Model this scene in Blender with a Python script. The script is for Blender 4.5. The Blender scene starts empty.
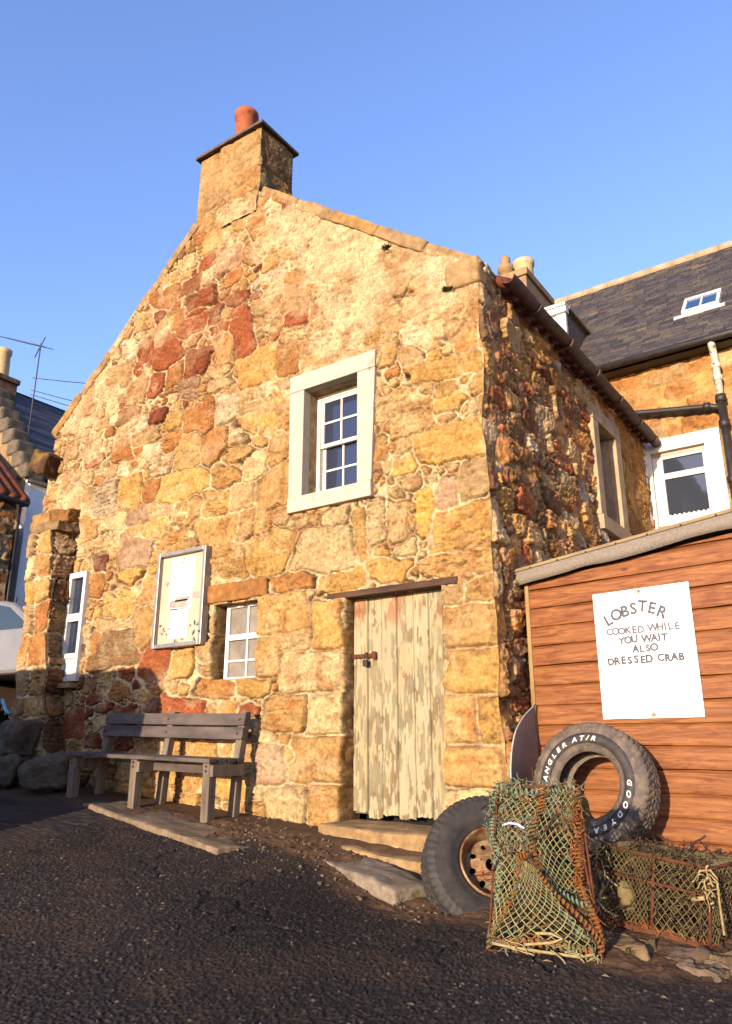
import bpy, bmesh, math, random
import numpy as np
from mathutils import Vector, Matrix, noise as mnoise

random.seed(7)
RNG = np.random.default_rng(11)
scene = bpy.context.scene
COL = scene.collection
R = math.radians

# ----------------------------------------------------------------- helpers
def lin(c):
    if isinstance(c, str):
        c = [int(c[i:i + 2], 16) / 255 for i in (0, 2, 4)]
    return tuple((v / 12.92 if v <= .04045 else ((v + .055) / 1.055) ** 2.4) for v in c)

def _hash(ix, iy, seed):
    h = (ix * 374761393 + iy * 668265263 + seed * 1442695041) & 0xffffffff
    h = ((h ^ (h >> 13)) * 1274126177) & 0xffffffff
    h = h ^ (h >> 16)
    return h / 4294967295.0

def vn(x, y, seed=0):
    xi = np.floor(x).astype(np.int64); yi = np.floor(y).astype(np.int64)
    fx = x - xi; fy = y - yi
    fx = fx * fx * (3 - 2 * fx); fy = fy * fy * (3 - 2 * fy)
    a = _hash(xi, yi, seed); b = _hash(xi + 1, yi, seed)
    c = _hash(xi, yi + 1, seed); d = _hash(xi + 1, yi + 1, seed)
    return (a * (1 - fx) + b * fx) * (1 - fy) + (c * (1 - fx) + d * fx) * fy

def fbm(x, y, seed=0, octv=4, gain=.5):
    s = 0; a = 1; t = 0
    for o in range(octv):
        s = s + a * vn(x * 2 ** o, y * 2 ** o, seed + 17 * o); t += a; a *= gain
    return s / t

def sstep(a, b, x):
    t = np.clip((x - a) / (b - a), 0, 1)
    return t * t * (3 - 2 * t)

def link(o, parent=None):
    COL.objects.link(o)
    if parent is not None:
        o.parent = parent
    return o

def tag(o, label=None, cat=None, group=None, kind=None):
    if label: o['label'] = label
    if cat: o['category'] = cat
    if group: o['group'] = group
    if kind: o['kind'] = kind
    return o

def empty(name, loc=(0, 0, 0), rz=0.0):
    o = bpy.data.objects.new(name, None)
    o.empty_display_size = .1
    o.location = loc; o.rotation_euler = (0, 0, rz)
    return link(o)

def copy_tree(o, parent=None):
    c = o.copy(); link(c, parent)
    for ch in list(o.children):
        copy_tree(ch, c)
    return c

class MB:
    """collects geometry for ONE mesh object"""
    def __init__(s):
        s.v = []; s.f = []; s.sm = []
    def add(s, verts, faces, smooth=False):
        o = len(s.v)
        s.v.extend([tuple(p) for p in verts])
        s.f.extend([tuple(i + o for i in f) for f in faces])
        s.sm.extend([smooth] * len(faces))
        return s
    def box(s, c, d, rot=None, taper=None):
        x, y, z = d[0] / 2, d[1] / 2, d[2] / 2
        pts = [Vector(p) for p in ((-x, -y, -z), (x, -y, -z), (x, y, -z), (-x, y, -z), (-x, -y, z), (x, -y, z), (x, y, z), (-x, y, z))]
        if rot is not None:
            M = rot if isinstance(rot, Matrix) else Matrix.Rotation(rot, 3, 'Z')
            pts = [M @ p for p in pts]
        c = Vector(c)
        return s.add([p + c for p in pts], [(0, 3, 2, 1), (4, 5, 6, 7), (0, 1, 5, 4), (1, 2, 6, 5), (2, 3, 7, 6), (3, 0, 4, 7)])
    def span(s, a, b):
        return s.box([(a[i] + b[i]) / 2 for i in range(3)], [abs(b[i] - a[i]) for i in range(3)])
    def tube(s, pts, r, n=8, caps=True, smooth=True):
        pts = [Vector(p) for p in pts]
        vs = []; m = len(pts)
        up = Vector((0, 0, 1)); prev = None
        for i, p in enumerate(pts):
            t = (pts[min(i + 1, m - 1)] - pts[max(i - 1, 0)])
            if t.length < 1e-9: t = Vector((0, 0, 1))
            t.normalize()
            if prev is None:
                a = up.cross(t)
                if a.length < .1: a = Vector((1, 0, 0)).cross(t)
            else:
                a = prev - t * prev.dot(t)
                if a.length < 1e-6: a = up.cross(t)
            a.normalize(); prev = a; b = t.cross(a)
            rr = r[i] if isinstance(r, (list, tuple)) else r
            for k in range(n):
                g = 2 * math.pi * k / n
                vs.append(p + a * (rr * math.cos(g)) + b * (rr * math.sin(g)))
        fs = []
        for i in range(m - 1):
            for k in range(n):
                fs.append((i * n + k, i * n + (k + 1) % n, (i + 1) * n + (k + 1) % n, (i + 1) * n + k))
        if caps:
            fs.append(tuple(range(n))[::-1]); fs.append(tuple((m - 1) * n + k for k in range(n)))
        return s.add(vs, fs, smooth)
    def lathe(s, prof, n=32, M=None, closed=False, smooth=True):
        """prof: (radius, height) list, axis Z; M transforms"""
        M = M or Matrix.Identity(4)
        vs = []; m = len(prof)
        for (r, h) in prof:
            for k in range(n):
                g = 2 * math.pi * k / n
                vs.append(M @ Vector((r * math.cos(g), r * math.sin(g), h)))
        fs = []
        for i in range(m - (0 if closed else 1)):
            j = (i + 1) % m
            for k in range(n):
                fs.append((i * n + k, i * n + (k + 1) % n, j * n + (k + 1) % n, j * n + k))
        return s.add(vs, fs, smooth)
    def prism(s, poly, d, M=None):
        """poly: 2-D outline in XZ, thickness d along +Y"""
        M = M or Matrix.Identity(4); n = len(poly)
        vs = [M @ Vector((p[0], 0, p[1])) for p in poly] + [M @ Vector((p[0], d, p[1])) for p in poly]
        fs = [tuple(range(n)), tuple(range(n, 2 * n))[::-1]] + [(i, i + n, (i + 1) % n + n, (i + 1) % n) for i in range(n)]
        return s.add(vs, fs)
    def build(s, name, mat, parent=None, bevel=0, fix=True):
        me = bpy.data.meshes.new(name)
        me.from_pydata(s.v, [], s.f)
        me.polygons.foreach_set('use_smooth', s.sm)
        me.materials.append(mat)
        me.update()
        if fix:
            bm = bmesh.new(); bm.from_mesh(me)
            bmesh.ops.recalc_face_normals(bm, faces=bm.faces)
            bm.to_mesh(me); bm.free()
        o = link(bpy.data.objects.new(name, me), parent)
        if bevel:
            b = o.modifiers.new('bevel', 'BEVEL'); b.width = bevel; b.segments = 2; b.limit_method = 'ANGLE'
        return o

def grid_mesh(name, P, C, mat, parent=None, keep=None, smooth=True, extra=None):
    """P (ny,nx,3) points, C (ny,nx,3) colours, keep (ny-1,nx-1) face mask"""
    ny, nx = P.shape[:2]
    idx = np.arange(ny * nx).reshape(ny, nx)
    q = np.stack([idx[:-1, :-1], idx[:-1, 1:], idx[1:, 1:], idx[1:, :-1]], -1)
    q = q[keep] if keep is not None else q.reshape(-1, 4)
    V = P.reshape(-1, 3); K = C.reshape(-1, 3)
    if extra is not None:
        off = len(V)
        V = np.concatenate([V] + [e[0] for e in extra]); K = np.concatenate([K] + [e[1] for e in extra])
        qs = [q]
        for e in extra:
            qs.append(np.where(e[2] >= 0, e[2] + off, -e[2] - 1)); off += len(e[0])
        q = np.concatenate(qs)
    used = np.zeros(len(V), bool); used[q.ravel()] = True
    remap = np.cumsum(used) - 1
    V = V[used]; K = K[used]; q = remap[q]
    me = bpy.data.meshes.new(name)
    me.vertices.add(len(V)); me.loops.add(len(q) * 4); me.polygons.add(len(q))
    me.vertices.foreach_set('co', V.astype(np.float32).ravel())
    me.loops.foreach_set('vertex_index', q.astype(np.int32).ravel())
    me.polygons.foreach_set('loop_start', np.arange(0, len(q) * 4, 4, dtype=np.int32))
    me.polygons.foreach_set('use_smooth', np.full(len(q), smooth))
    me.update(calc_edges=True)
    a = me.color_attributes.new('col', 'FLOAT_COLOR', 'POINT')
    rgba = np.ones((len(V), 4), np.float32); rgba[:, :3] = K
    a.data.foreach_set('color', rgba.ravel())
    me.materials.append(mat)
    return link(bpy.data.objects.new(name, me), parent)

def tex(name, body, size=.1, offset=0.0, extrude=.0015, shear=0.0, align='CENTER'):
    cu = bpy.data.curves.new(name, 'FONT')
    cu.body = body; cu.size = size; cu.offset = offset; cu.extrude = extrude; cu.shear = shear
    cu.align_x = align; cu.resolution_u = 3
    o = bpy.data.objects.new(name, cu); COL.objects.link(o)
    dg = bpy.context.evaluated_depsgraph_get()
    me = bpy.data.meshes.new_from_object(o.evaluated_get(dg))
    vs = [v.co.copy() for v in me.vertices]; fs = [tuple(p.vertices) for p in me.polygons]
    w = o.dimensions.x
    bpy.data.objects.remove(o); bpy.data.curves.remove(cu); bpy.data.meshes.remove(me)
    return vs, fs, w

srgb = lin
# ----------------------------------------------------------------- materials
def new_mat(name):
    m = bpy.data.materials.new(name); m.use_nodes = True
    nt = m.node_tree; b = nt.nodes['Principled BSDF']
    return m, nt, b

def N(nt, t, **kw):
    n = nt.nodes.new(t)
    for k, v in kw.items():
        if k in n.inputs: n.inputs[k].default_value = v
        else: setattr(n, k, v)
    return n

def coords(nt, kind='Object', scale=(1, 1, 1)):
    tc = nt.nodes.new('ShaderNodeTexCoord'); mp = nt.nodes.new('ShaderNodeMapping')
    mp.inputs['Scale'].default_value = scale
    nt.links.new(tc.outputs[kind], mp.inputs['Vector'])
    return mp.outputs['Vector']

def noise_node(nt, vec, scale, detail=6, rough=.6, dist=0):
    n = N(nt, 'ShaderNodeTexNoise', Scale=scale, Detail=detail, Roughness=rough, Distortion=dist)
    nt.links.new(vec, n.inputs['Vector'])
    return n.outputs['Fac']

def ramp(nt, fac, stops):
    r = nt.nodes.new('ShaderNodeValToRGB')
    el = r.color_ramp.elements
    while len(el) < len(stops): el.new(.5)
    for e, (p, c) in zip(el, stops):
        e.position = p; e.color = (*c, 1)
    nt.links.new(fac, r.inputs['Fac'])
    return r.outputs['Color']

def mixc(nt, a, b, fac, mode='MIX'):
    m = nt.nodes.new('ShaderNodeMix'); m.data_type = 'RGBA'; m.blend_type = mode
    for sock, v in ((m.inputs[0], fac), (m.inputs[6], a), (m.inputs[7], b)):
        if hasattr(v, 'links') or hasattr(v, 'is_linked'): nt.links.new(v, sock)
        elif isinstance(v, (int, float)): sock.default_value = v
        else: sock.default_value = (*v, 1)
    return m.outputs[2]

def bump(nt, b, h, strength=.5, dist=.01):
    n = N(nt, 'ShaderNodeBump', Strength=strength, Distance=dist)
    nt.links.new(h, n.inputs['Height']); nt.links.new(n.outputs['Normal'], b.inputs['Normal'])
    return n

def mat_col(name, var=.35, scale=28, rough=.92, bstr=.55, bdist=.008, bscale=70, stretch=(1, 1, 1)):
    """colour from the mesh's own albedo attribute, broken up by fine noise"""
    m, nt, b = new_mat(name)
    at = N(nt, 'ShaderNodeAttribute', attribute_name='col')
    v = coords(nt, 'Object', stretch)
    f = noise_node(nt, v, scale, 8, .68)
    k = ramp(nt, f, [(.28, ((1 - var) * .69,) * 3), (.72, ((1 + var * .6) * .69,) * 3)])
    c = mixc(nt, at.outputs['Color'], k, 1.0, 'MULTIPLY')
    nt.links.new(c, b.inputs['Base Color'])
    b.inputs['Roughness'].default_value = rough; b.inputs['Specular IOR Level'].default_value = .2
    if bstr:
        h = noise_node(nt, v, bscale, 8, .7)
        bump(nt, b, h, bstr, bdist)
    return m

def mat_noise(name, c1, c2, scale=8, rough=.7, metal=0, stretch=(1, 1, 1), bstr=.3, bscale=None, bdist=.004, detail=8, lo=.35, hi=.65, spec=.3, c3=None, c3scale=3, c3lo=.55, c3hi=.65):
    m, nt, b = new_mat(name)
    v = coords(nt, 'Object', stretch)
    f = noise_node(nt, v, scale, detail, .65)
    dm = DIM.get(name, 1.0) * (.69 if name not in BRIGHT else 1.0)
    lin = lambda h: tuple(v * dm for v in srgb(h))
    c = ramp(nt, f, [(lo, lin(c1)), (hi, lin(c2))])
    if c3:
        g = noise_node(nt, v, c3scale, 8, .7)
        k = ramp(nt, g, [(c3lo, (0, 0, 0)), (c3hi, (1, 1, 1))])
        c = mixc(nt, c, lin(c3), k)
    nt.links.new(c, b.inputs['Base Color'])
    b.inputs['Roughness'].default_value = rough; b.inputs['Metallic'].default_value = metal
    b.inputs['Specular IOR Level'].default_value = spec
    if bstr:
        h = noise_node(nt, v, bscale or scale * 3, 8, .65)
        bump(nt, b, h, bstr, bdist)
    return m

def mat_glass(name, tint='11151c', rough=.06):
    m, nt, b = new_mat(name)
    b.inputs['Base Color'].default_value = (*lin(tint), 1)
    b.inputs['Roughness'].default_value = rough
    b.inputs['Specular IOR Level'].default_value = .8
    v = coords(nt, 'Object'); h = noise_node(nt, v, 3, 2, .5)
    bump(nt, b, h, .12, .02)
    return m

M = {}
# paint and stone tones as fractions of the sample chips
BRIGHT = ('white_enamel_board', 'harled_wall', 'raised_white_letter', 'white_lace_curtain')
DIM = dict(painted_window_margin=.58, dressed_stone_margin=.8, white_gloss_paint=.85, pale_backing_board=.72, faded_paper=.85, yellowed_paper=.8, mineral_roofing_felt=.72,
           weathered_batten=.75, old_concrete=.8, buff_clay_pot=.75, rendered_chimney=.72, rusty_iron=.5, weathered_orange_rope=.6, pale_green_twine=.6, tan_twine=.45, cream_rope=.6,
           faded_green_rope=.8, pale_car_paint=.5, pale_corner_post=.75, rusty_wheel_rim=.8, terracotta=.8, flaking_white_pipe=.8, fresh_white_paint=.88, worn_reveal_stone=.8, clay_pantile=.45)
M['stone'] = mat_col('sandstone_rubble', var=.5, scale=30, bstr=.95, bdist=.012, bscale=48)
M['side_stone'] = mat_col('weathered_rubble', var=.45, scale=22, bstr=.9, bdist=.015, bscale=40)
M['far_stone'] = mat_col('coursed_rubble', bstr=.5, bscale=30, bdist=.02)
M['rock'] = mat_col('loose_rock', var=.45, scale=14, bstr=.8, bscale=35, bdist=.012)
M['ground'] = mat_col('road_surface', var=.5, scale=120, rough=.8, bstr=.9, bdist=.006, bscale=260)
M['door'] = mat_col('peeling_door_paint', var=.22, scale=60, rough=.75, bstr=.35, bdist=.003, bscale=120, stretch=(1, 1, .12))
M['slate'] = mat_col('roof_slate', var=.35, scale=10, rough=.6, bstr=.4, bscale=30)
M['margin'] = mat_noise('painted_window_margin', 'dfcdb6', 'ebddc9', 5, .85, bstr=.5, bscale=50, c3='a98c66', c3scale=5, c3lo=.56, c3hi=.70)
M['margin_side'] = mat_noise('dressed_stone_margin', 'a98f6f', 'c9b08c', 6, .85, bstr=.4, bscale=50)
M['reveal'] = mat_noise('worn_reveal_stone', '8a6a48', 'c2a276', 9, .9, bstr=.6, bscale=40, c3='5d422b', c3scale=8, c3lo=.55, c3hi=.66, bdist=.01)
M['white_paint'] = mat_noise('white_gloss_paint', 'd8d2c4', 'f0ebdf', 9, .45, bstr=.15, c3='b59f7c', c3scale=14, c3lo=.66, c3hi=.72)
M['bright_paint'] = mat_noise('fresh_white_paint', 'e6e2da', 'f2efe8', 6, .5, bstr=.1)
M['glass'] = mat_glass('window_glass', '232838')
M['glass_dusty'] = mat_noise('dusty_pane', '6b6152', '8c8070', 5, .35, bstr=.05, spec=.6)
M['lead'] = mat_noise('dark_cap_slate', '4a3f3a', '6b5b4e', 12, .8, bstr=.5)
M['ashlar'] = None
M['terracotta'] = mat_noise('terracotta', 'a2522f', 'b5663e', 10, .8, bstr=.2, c3='7a3a28', c3scale=6)
M['buff_clay'] = mat_noise('buff_clay_pot', 'c9ad7c', 'e0c898', 8, .8, bstr=.2)
M['harl'] = mat_noise('harled_wall', 'c9c5c0', 'd9d5cf', 3, .95, bstr=.5, bscale=40, bdist=.02)
M['chim_render'] = mat_noise('rendered_chimney', '9a7b55', 'b3936a', 4, .9, bstr=.4, bscale=25, bdist=.01, c3='6e5236', c3scale=3)
M['iron_gutter'] = mat_noise('rusty_iron_gutter', '3a2a24', '5c4034', 6, .6, bstr=.4, bscale=60, c3='7d4527', c3scale=5, c3lo=.6, c3hi=.7)
M['black_iron'] = mat_noise('black_iron_pipe', '1f1b1a', '38302c', 8, .5, bstr=.3, c3='5a3a26', c3scale=7, c3lo=.62, c3hi=.7)
M['white_pipe'] = mat_noise('flaking_white_pipe', 'cfc6b4', 'e6dfd0', 10, .6, bstr=.3, c3='6b3d22', c3scale=9, c3lo=.55, c3hi=.62)
M['rust'] = mat_noise('rusty_iron', '5d2f1b', '8f4e28', 25, .85, bstr=.6, bscale=90)
M['bench_wood'] = mat_noise('weathered_bench_timber', '3d3431', '62564e', 9, .8, stretch=(.25, 1, 1), bstr=.5, bscale=50, bdist=.004)
M['bench_leg'] = mat_noise('weathered_bench_leg', '51463c', '7a6b5a', 12, .8, stretch=(1, 1, .2), bstr=.5, bscale=50)
M['earth'] = mat_noise('bare_earth', '3b2a20', '5b4331', 20, .95, bstr=.8, bscale=80)
M['concrete'] = mat_noise('old_concrete', '7c6c5a', 'a08c74', 6, .92, bstr=.7, bscale=60, bdist=.01, c3='544436', c3scale=4)
M['alu'] = mat_noise('silver_frame', '8a857e', 'a39d95', 10, .4, .5, bstr=.1)
M['board'] = mat_noise('pale_backing_board', 'ccb598', 'd8c4a8', 4, .85, bstr=.05)
M['paper'] = mat_noise('faded_paper', 'efe6d6', 'f7f0e4', 5, .9, bstr=.05)
M['paper_warm'] = mat_noise('yellowed_paper', 'e8d8bc', 'efe2ca', 5, .9, bstr=.05)
M['print'] = mat_noise('faded_print', '8f7f78', 'a99a90', 20, .9, bstr=0)
M['clear'] = None
M['felt'] = mat_noise('mineral_roofing_felt', '82776a', 'a8998a', 90, .95, bstr=.8, bscale=160, bdist=.004)
M['batten'] = mat_noise('weathered_batten', '84704f', 'a89068', 8, .85, stretch=(.3, 1, 1), bstr=.4, bscale=40)
M['sign_white'] = mat_noise('white_enamel_board', 'e9e8e6', 'f1f0ee', 3, .5, bstr=.05, c3='e3dccb', c3scale=3, c3lo=.6, c3hi=.8)
M['letter_dark'] = mat_noise('grey_sign_lettering', '4a464e', '625d64', 30, .8, bstr=0)
M['letter_pale'] = mat_noise('faded_sign_lettering', '58535a', '6e6971', 30, .8, bstr=0)
M['rust_stain'] = mat_noise('rust_stain', 'a8642a', 'd09a55', 40, .9, bstr=.2)
M['tyre_white'] = mat_noise('raised_white_letter', 'b9b2a8', 'd2cbc0', 40, .7, bstr=.1)
M['sheet'] = mat_noise('bent_grey_sheet', '66636a', '8a8580', 4, .5, .1, bstr=.15, c3='5b5236', c3scale=2)
M['sheet_edge'] = mat_noise('pale_sheet_edge', 'a09c98', 'b8b2aa', 8, .5, bstr=.1)
M['net_green'] = mat_noise('pale_green_twine', '96985f', 'b9b07c', 30, .85, bstr=.3, c3='6f8a68', c3scale=6)
M['net_tan'] = mat_noise('tan_twine', '8d7a4e', 'ae9a66', 30, .85, bstr=.3)
M['rope_orange'] = mat_noise('weathered_orange_rope', '8a4a1c', 'b06a2a', 40, .9, bstr=.5, bscale=150, c3='7b7447', c3scale=9, c3lo=.5, c3hi=.6)
M['rope_green'] = mat_noise('faded_green_rope', '5f7358', '87937a', 40, .9, bstr=.5, bscale=150)
M['rope_cream'] = mat_noise('cream_rope', 'a8905c', 'cfb985', 40, .9, bstr=.5, bscale=150)
M['weed_dark'] = mat_noise('dried_dark_weed', '2d2118', '4a3824', 30, .95, bstr=.5)
M['weed_olive'] = mat_noise('dried_olive_weed', '453a20', '665630', 30, .95, bstr=.5)
M['blue_cord'] = mat_noise('blue_white_cord', '9aa0c8', 'd5d6e2', 60, .8, bstr=.2)
M['car_paint'] = mat_noise('pale_car_paint', 'a9a4a4', 'b5b0b0', 2, .3, .2, bstr=0, spec=.5)
M['car_glass'] = mat_glass('car_glass', '14181a', .05)
M['van_paint'] = mat_noise('dark_van_paint', '24303a', '2a3640', 2, .35, bstr=0)
M['plastic_dark'] = mat_noise('dark_trim', '151515', '222222', 10, .6, bstr=.1)
M['pantile'] = mat_noise('clay_pantile', '8c4326', 'b1623a', 5, .85, bstr=.4, bscale=25, c3='5a3222', c3scale=3)
M['wire'] = mat_noise('cable_sheath', '3c3c44', '50505a', 8, .7, bstr=0)
M['lace'] = mat_noise('white_lace_curtain', 'b9b0a2', 'd8d0c2', 60, .95, bstr=.3)
M['blue_hose'] = mat_noise('blue_plastic', '3f86a8', '6fb0cc', 8, .4, bstr=0)

def mat_tyre(name, c1, c2, dust):
    m, nt, b = new_mat(name)
    v = coords(nt, 'Object')
    f = noise_node(nt, v, 6, 8, .65)
    c = ramp(nt, f, [(.35, lin(c1)), (.7, lin(c2))])
    g = noise_node(nt, v, 14, 8, .7)
    k = ramp(nt, g, [(.42, (0, 0, 0)), (.72, (.7, .7, .7))])
    c = mixc(nt, c, lin(dust), k)
    nt.links.new(c, b.inputs['Base Color'])
    b.inputs['Roughness'].default_value = .72; b.inputs['Specular IOR Level'].default_value = .35
    bump(nt, b, noise_node(nt, v, 160, 4, .6), .15, .002)
    return m
M['tyre'] = mat_tyre('tyre_rubber', '37302b', '49403a', '78654f')
M['tyre_black'] = mat_tyre('tyre_rubber_black', '1b1918', '272321', '3c342c')
M['tyre_dark'] = mat_tyre('tyre_dark_band', '24211f', '2d2927', '4a4038')

def mat_shed():
    m, nt, b = new_mat('orange_brown_stained_boards')
    tc = nt.nodes.new('ShaderNodeTexCoord')
    sp = nt.nodes.new('ShaderNodeSeparateXYZ'); nt.links.new(tc.outputs['Object'], sp.inputs[0])
    d = N(nt, 'ShaderNodeMath', operation='DIVIDE'); nt.links.new(sp.outputs['Z'], d.inputs[0]); d.inputs[1].default_value = .1654
    ad = N(nt, 'ShaderNodeMath', operation='ADD'); nt.links.new(d.outputs[0], ad.inputs[0]); ad.inputs[1].default_value = .27
    fl = N(nt, 'ShaderNodeMath', operation='FLOOR'); nt.links.new(ad.outputs[0], fl.inputs[0])
    mu = N(nt, 'ShaderNodeMath', operation='MULTIPLY'); nt.links.new(fl.outputs[0], mu.inputs[0]); mu.inputs[1].default_value = 7.31
    cx = nt.nodes.new('ShaderNodeCombineXYZ')
    a2 = N(nt, 'ShaderNodeMath', operation='ADD'); nt.links.new(sp.outputs['X'], a2.inputs[0]); nt.links.new(mu.outputs[0], a2.inputs[1])
    nt.links.new(a2.outputs[0], cx.inputs[0]); nt.links.new(sp.outputs['Y'], cx.inputs[1]); nt.links.new(sp.outputs['Z'], cx.inputs[2])
    mp = nt.nodes.new('ShaderNodeMapping'); mp.inputs['Scale'].default_value = (1.1, 8, 13)
    nt.links.new(cx.outputs[0], mp.inputs['Vector']); v = mp.outputs['Vector']
    grain = noise_node(nt, v, 2.2, 10, .7, 1.2)
    c = ramp(nt, grain, [(.28, lin('40220e')), (.45, lin('663a1c')), (.62, lin('7d502b')), (.8, lin('92683e'))])
    mp2 = nt.nodes.new('ShaderNodeMapping'); mp2.inputs['Scale'].default_value = (3, 3, 7)
    nt.links.new(cx.outputs[0], mp2.inputs['Vector'])
    k = ramp(nt, noise_node(nt, mp2.outputs['Vector'], 1.4, 5, .6), [(.55, (0, 0, 0)), (.75, (.75, .75, .75))])
    c = mixc(nt, c, lin('502511'), k)
    # knots
    mp3 = nt.nodes.new('ShaderNodeMapping'); mp3.inputs['Scale'].default_value = (2.6, 3, 6)
    nt.links.new(cx.outputs[0], mp3.inputs['Vector'])
    vo = N(nt, 'ShaderNodeTexVoronoi', Scale=1.0); nt.links.new(mp3.outputs['Vector'], vo.inputs['Vector'])
    kn = ramp(nt, vo.outputs['Distance'], [(.05, (.9, .9, .9)), (.12, (0, 0, 0))])
    c = mixc(nt, c, lin('4a2210'), kn)
    nt.links.new(c, b.inputs['Base Color']); b.inputs['Roughness'].default_value = .62; b.inputs['Specular IOR Level'].default_value = .25
    bump(nt, b, noise_node(nt, v, 6, 8, .6), .25, .004)
    return m
M['shed'] = mat_shed()
M['post'] = mat_noise('pale_corner_post', '9a7445', 'bd9a66', 10, .8, stretch=(1, 1, .15), bstr=.3)
def mat_rim():
    return mat_noise('rusty_wheel_rim', '8f6a44', 'b79a70', 14, .6, .3, bstr=.5, bscale=80, c3='7b3f1c', c3scale=9, c3lo=.45, c3hi=.6)
M['rim'] = mat_rim()
M['dark_hole'] = mat_noise('dark_interior', '0c0a09', '161210', 6, .9, bstr=0)
def mat_leaf(name, a, b2):
    return mat_noise(name, a, b2, 6, .6, bstr=0)
M['leaf'] = mat_leaf('green_leaf', '2c3a16', '55682a')
M['moss'] = mat_leaf('moss_green', '3d4416', '6b6f28')
# ----------------------------------------------------------------- masonry
PAL = {k: np.array(lin(v)) for k, v in dict(w='d6c4a0', k='c6ab7c', t='ae8d62', c='b48a52', y='ba8e4a', Y='c4933f', o='a5703c', r='93502e',
                                            R='824529', D='683122', b='7a5538', p='b08d74', g='9c8b76').items()}
MORTAR = np.array(lin('cdb68e'))

def fill_stones(st, u0, u1, v0, v1, sizes, colour, rng, tries=7000, tight=.8):
    """dart-throw random stones into the space the placed ones leave"""
    A = np.array([(s[0], s[1], s[2], s[3]) for s in st], float).reshape(-1, 4).tolist()
    out = list(st)
    arr = np.array(A).reshape(-1, 4)
    for (a0, a1, b0, b1, n) in sizes:
        for _ in range(n):
            u = rng.uniform(u0, u1); v = rng.uniform(v0, v1)
            a = rng.uniform(a0, a1); b = min(rng.uniform(b0, b1), a * 1.1)
            if len(arr):
                dx = np.abs(arr[:, 0] - u) / (arr[:, 2] + a * tight); dy = np.abs(arr[:, 1] - v) / (arr[:, 3] + b * tight)
                if np.any(np.maximum(dx, dy) < 1): continue
            out.append((u, v, a, b, colour(u, v, rng)))
            arr = np.vstack([arr, [u, v, a, b]])
    return out

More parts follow.
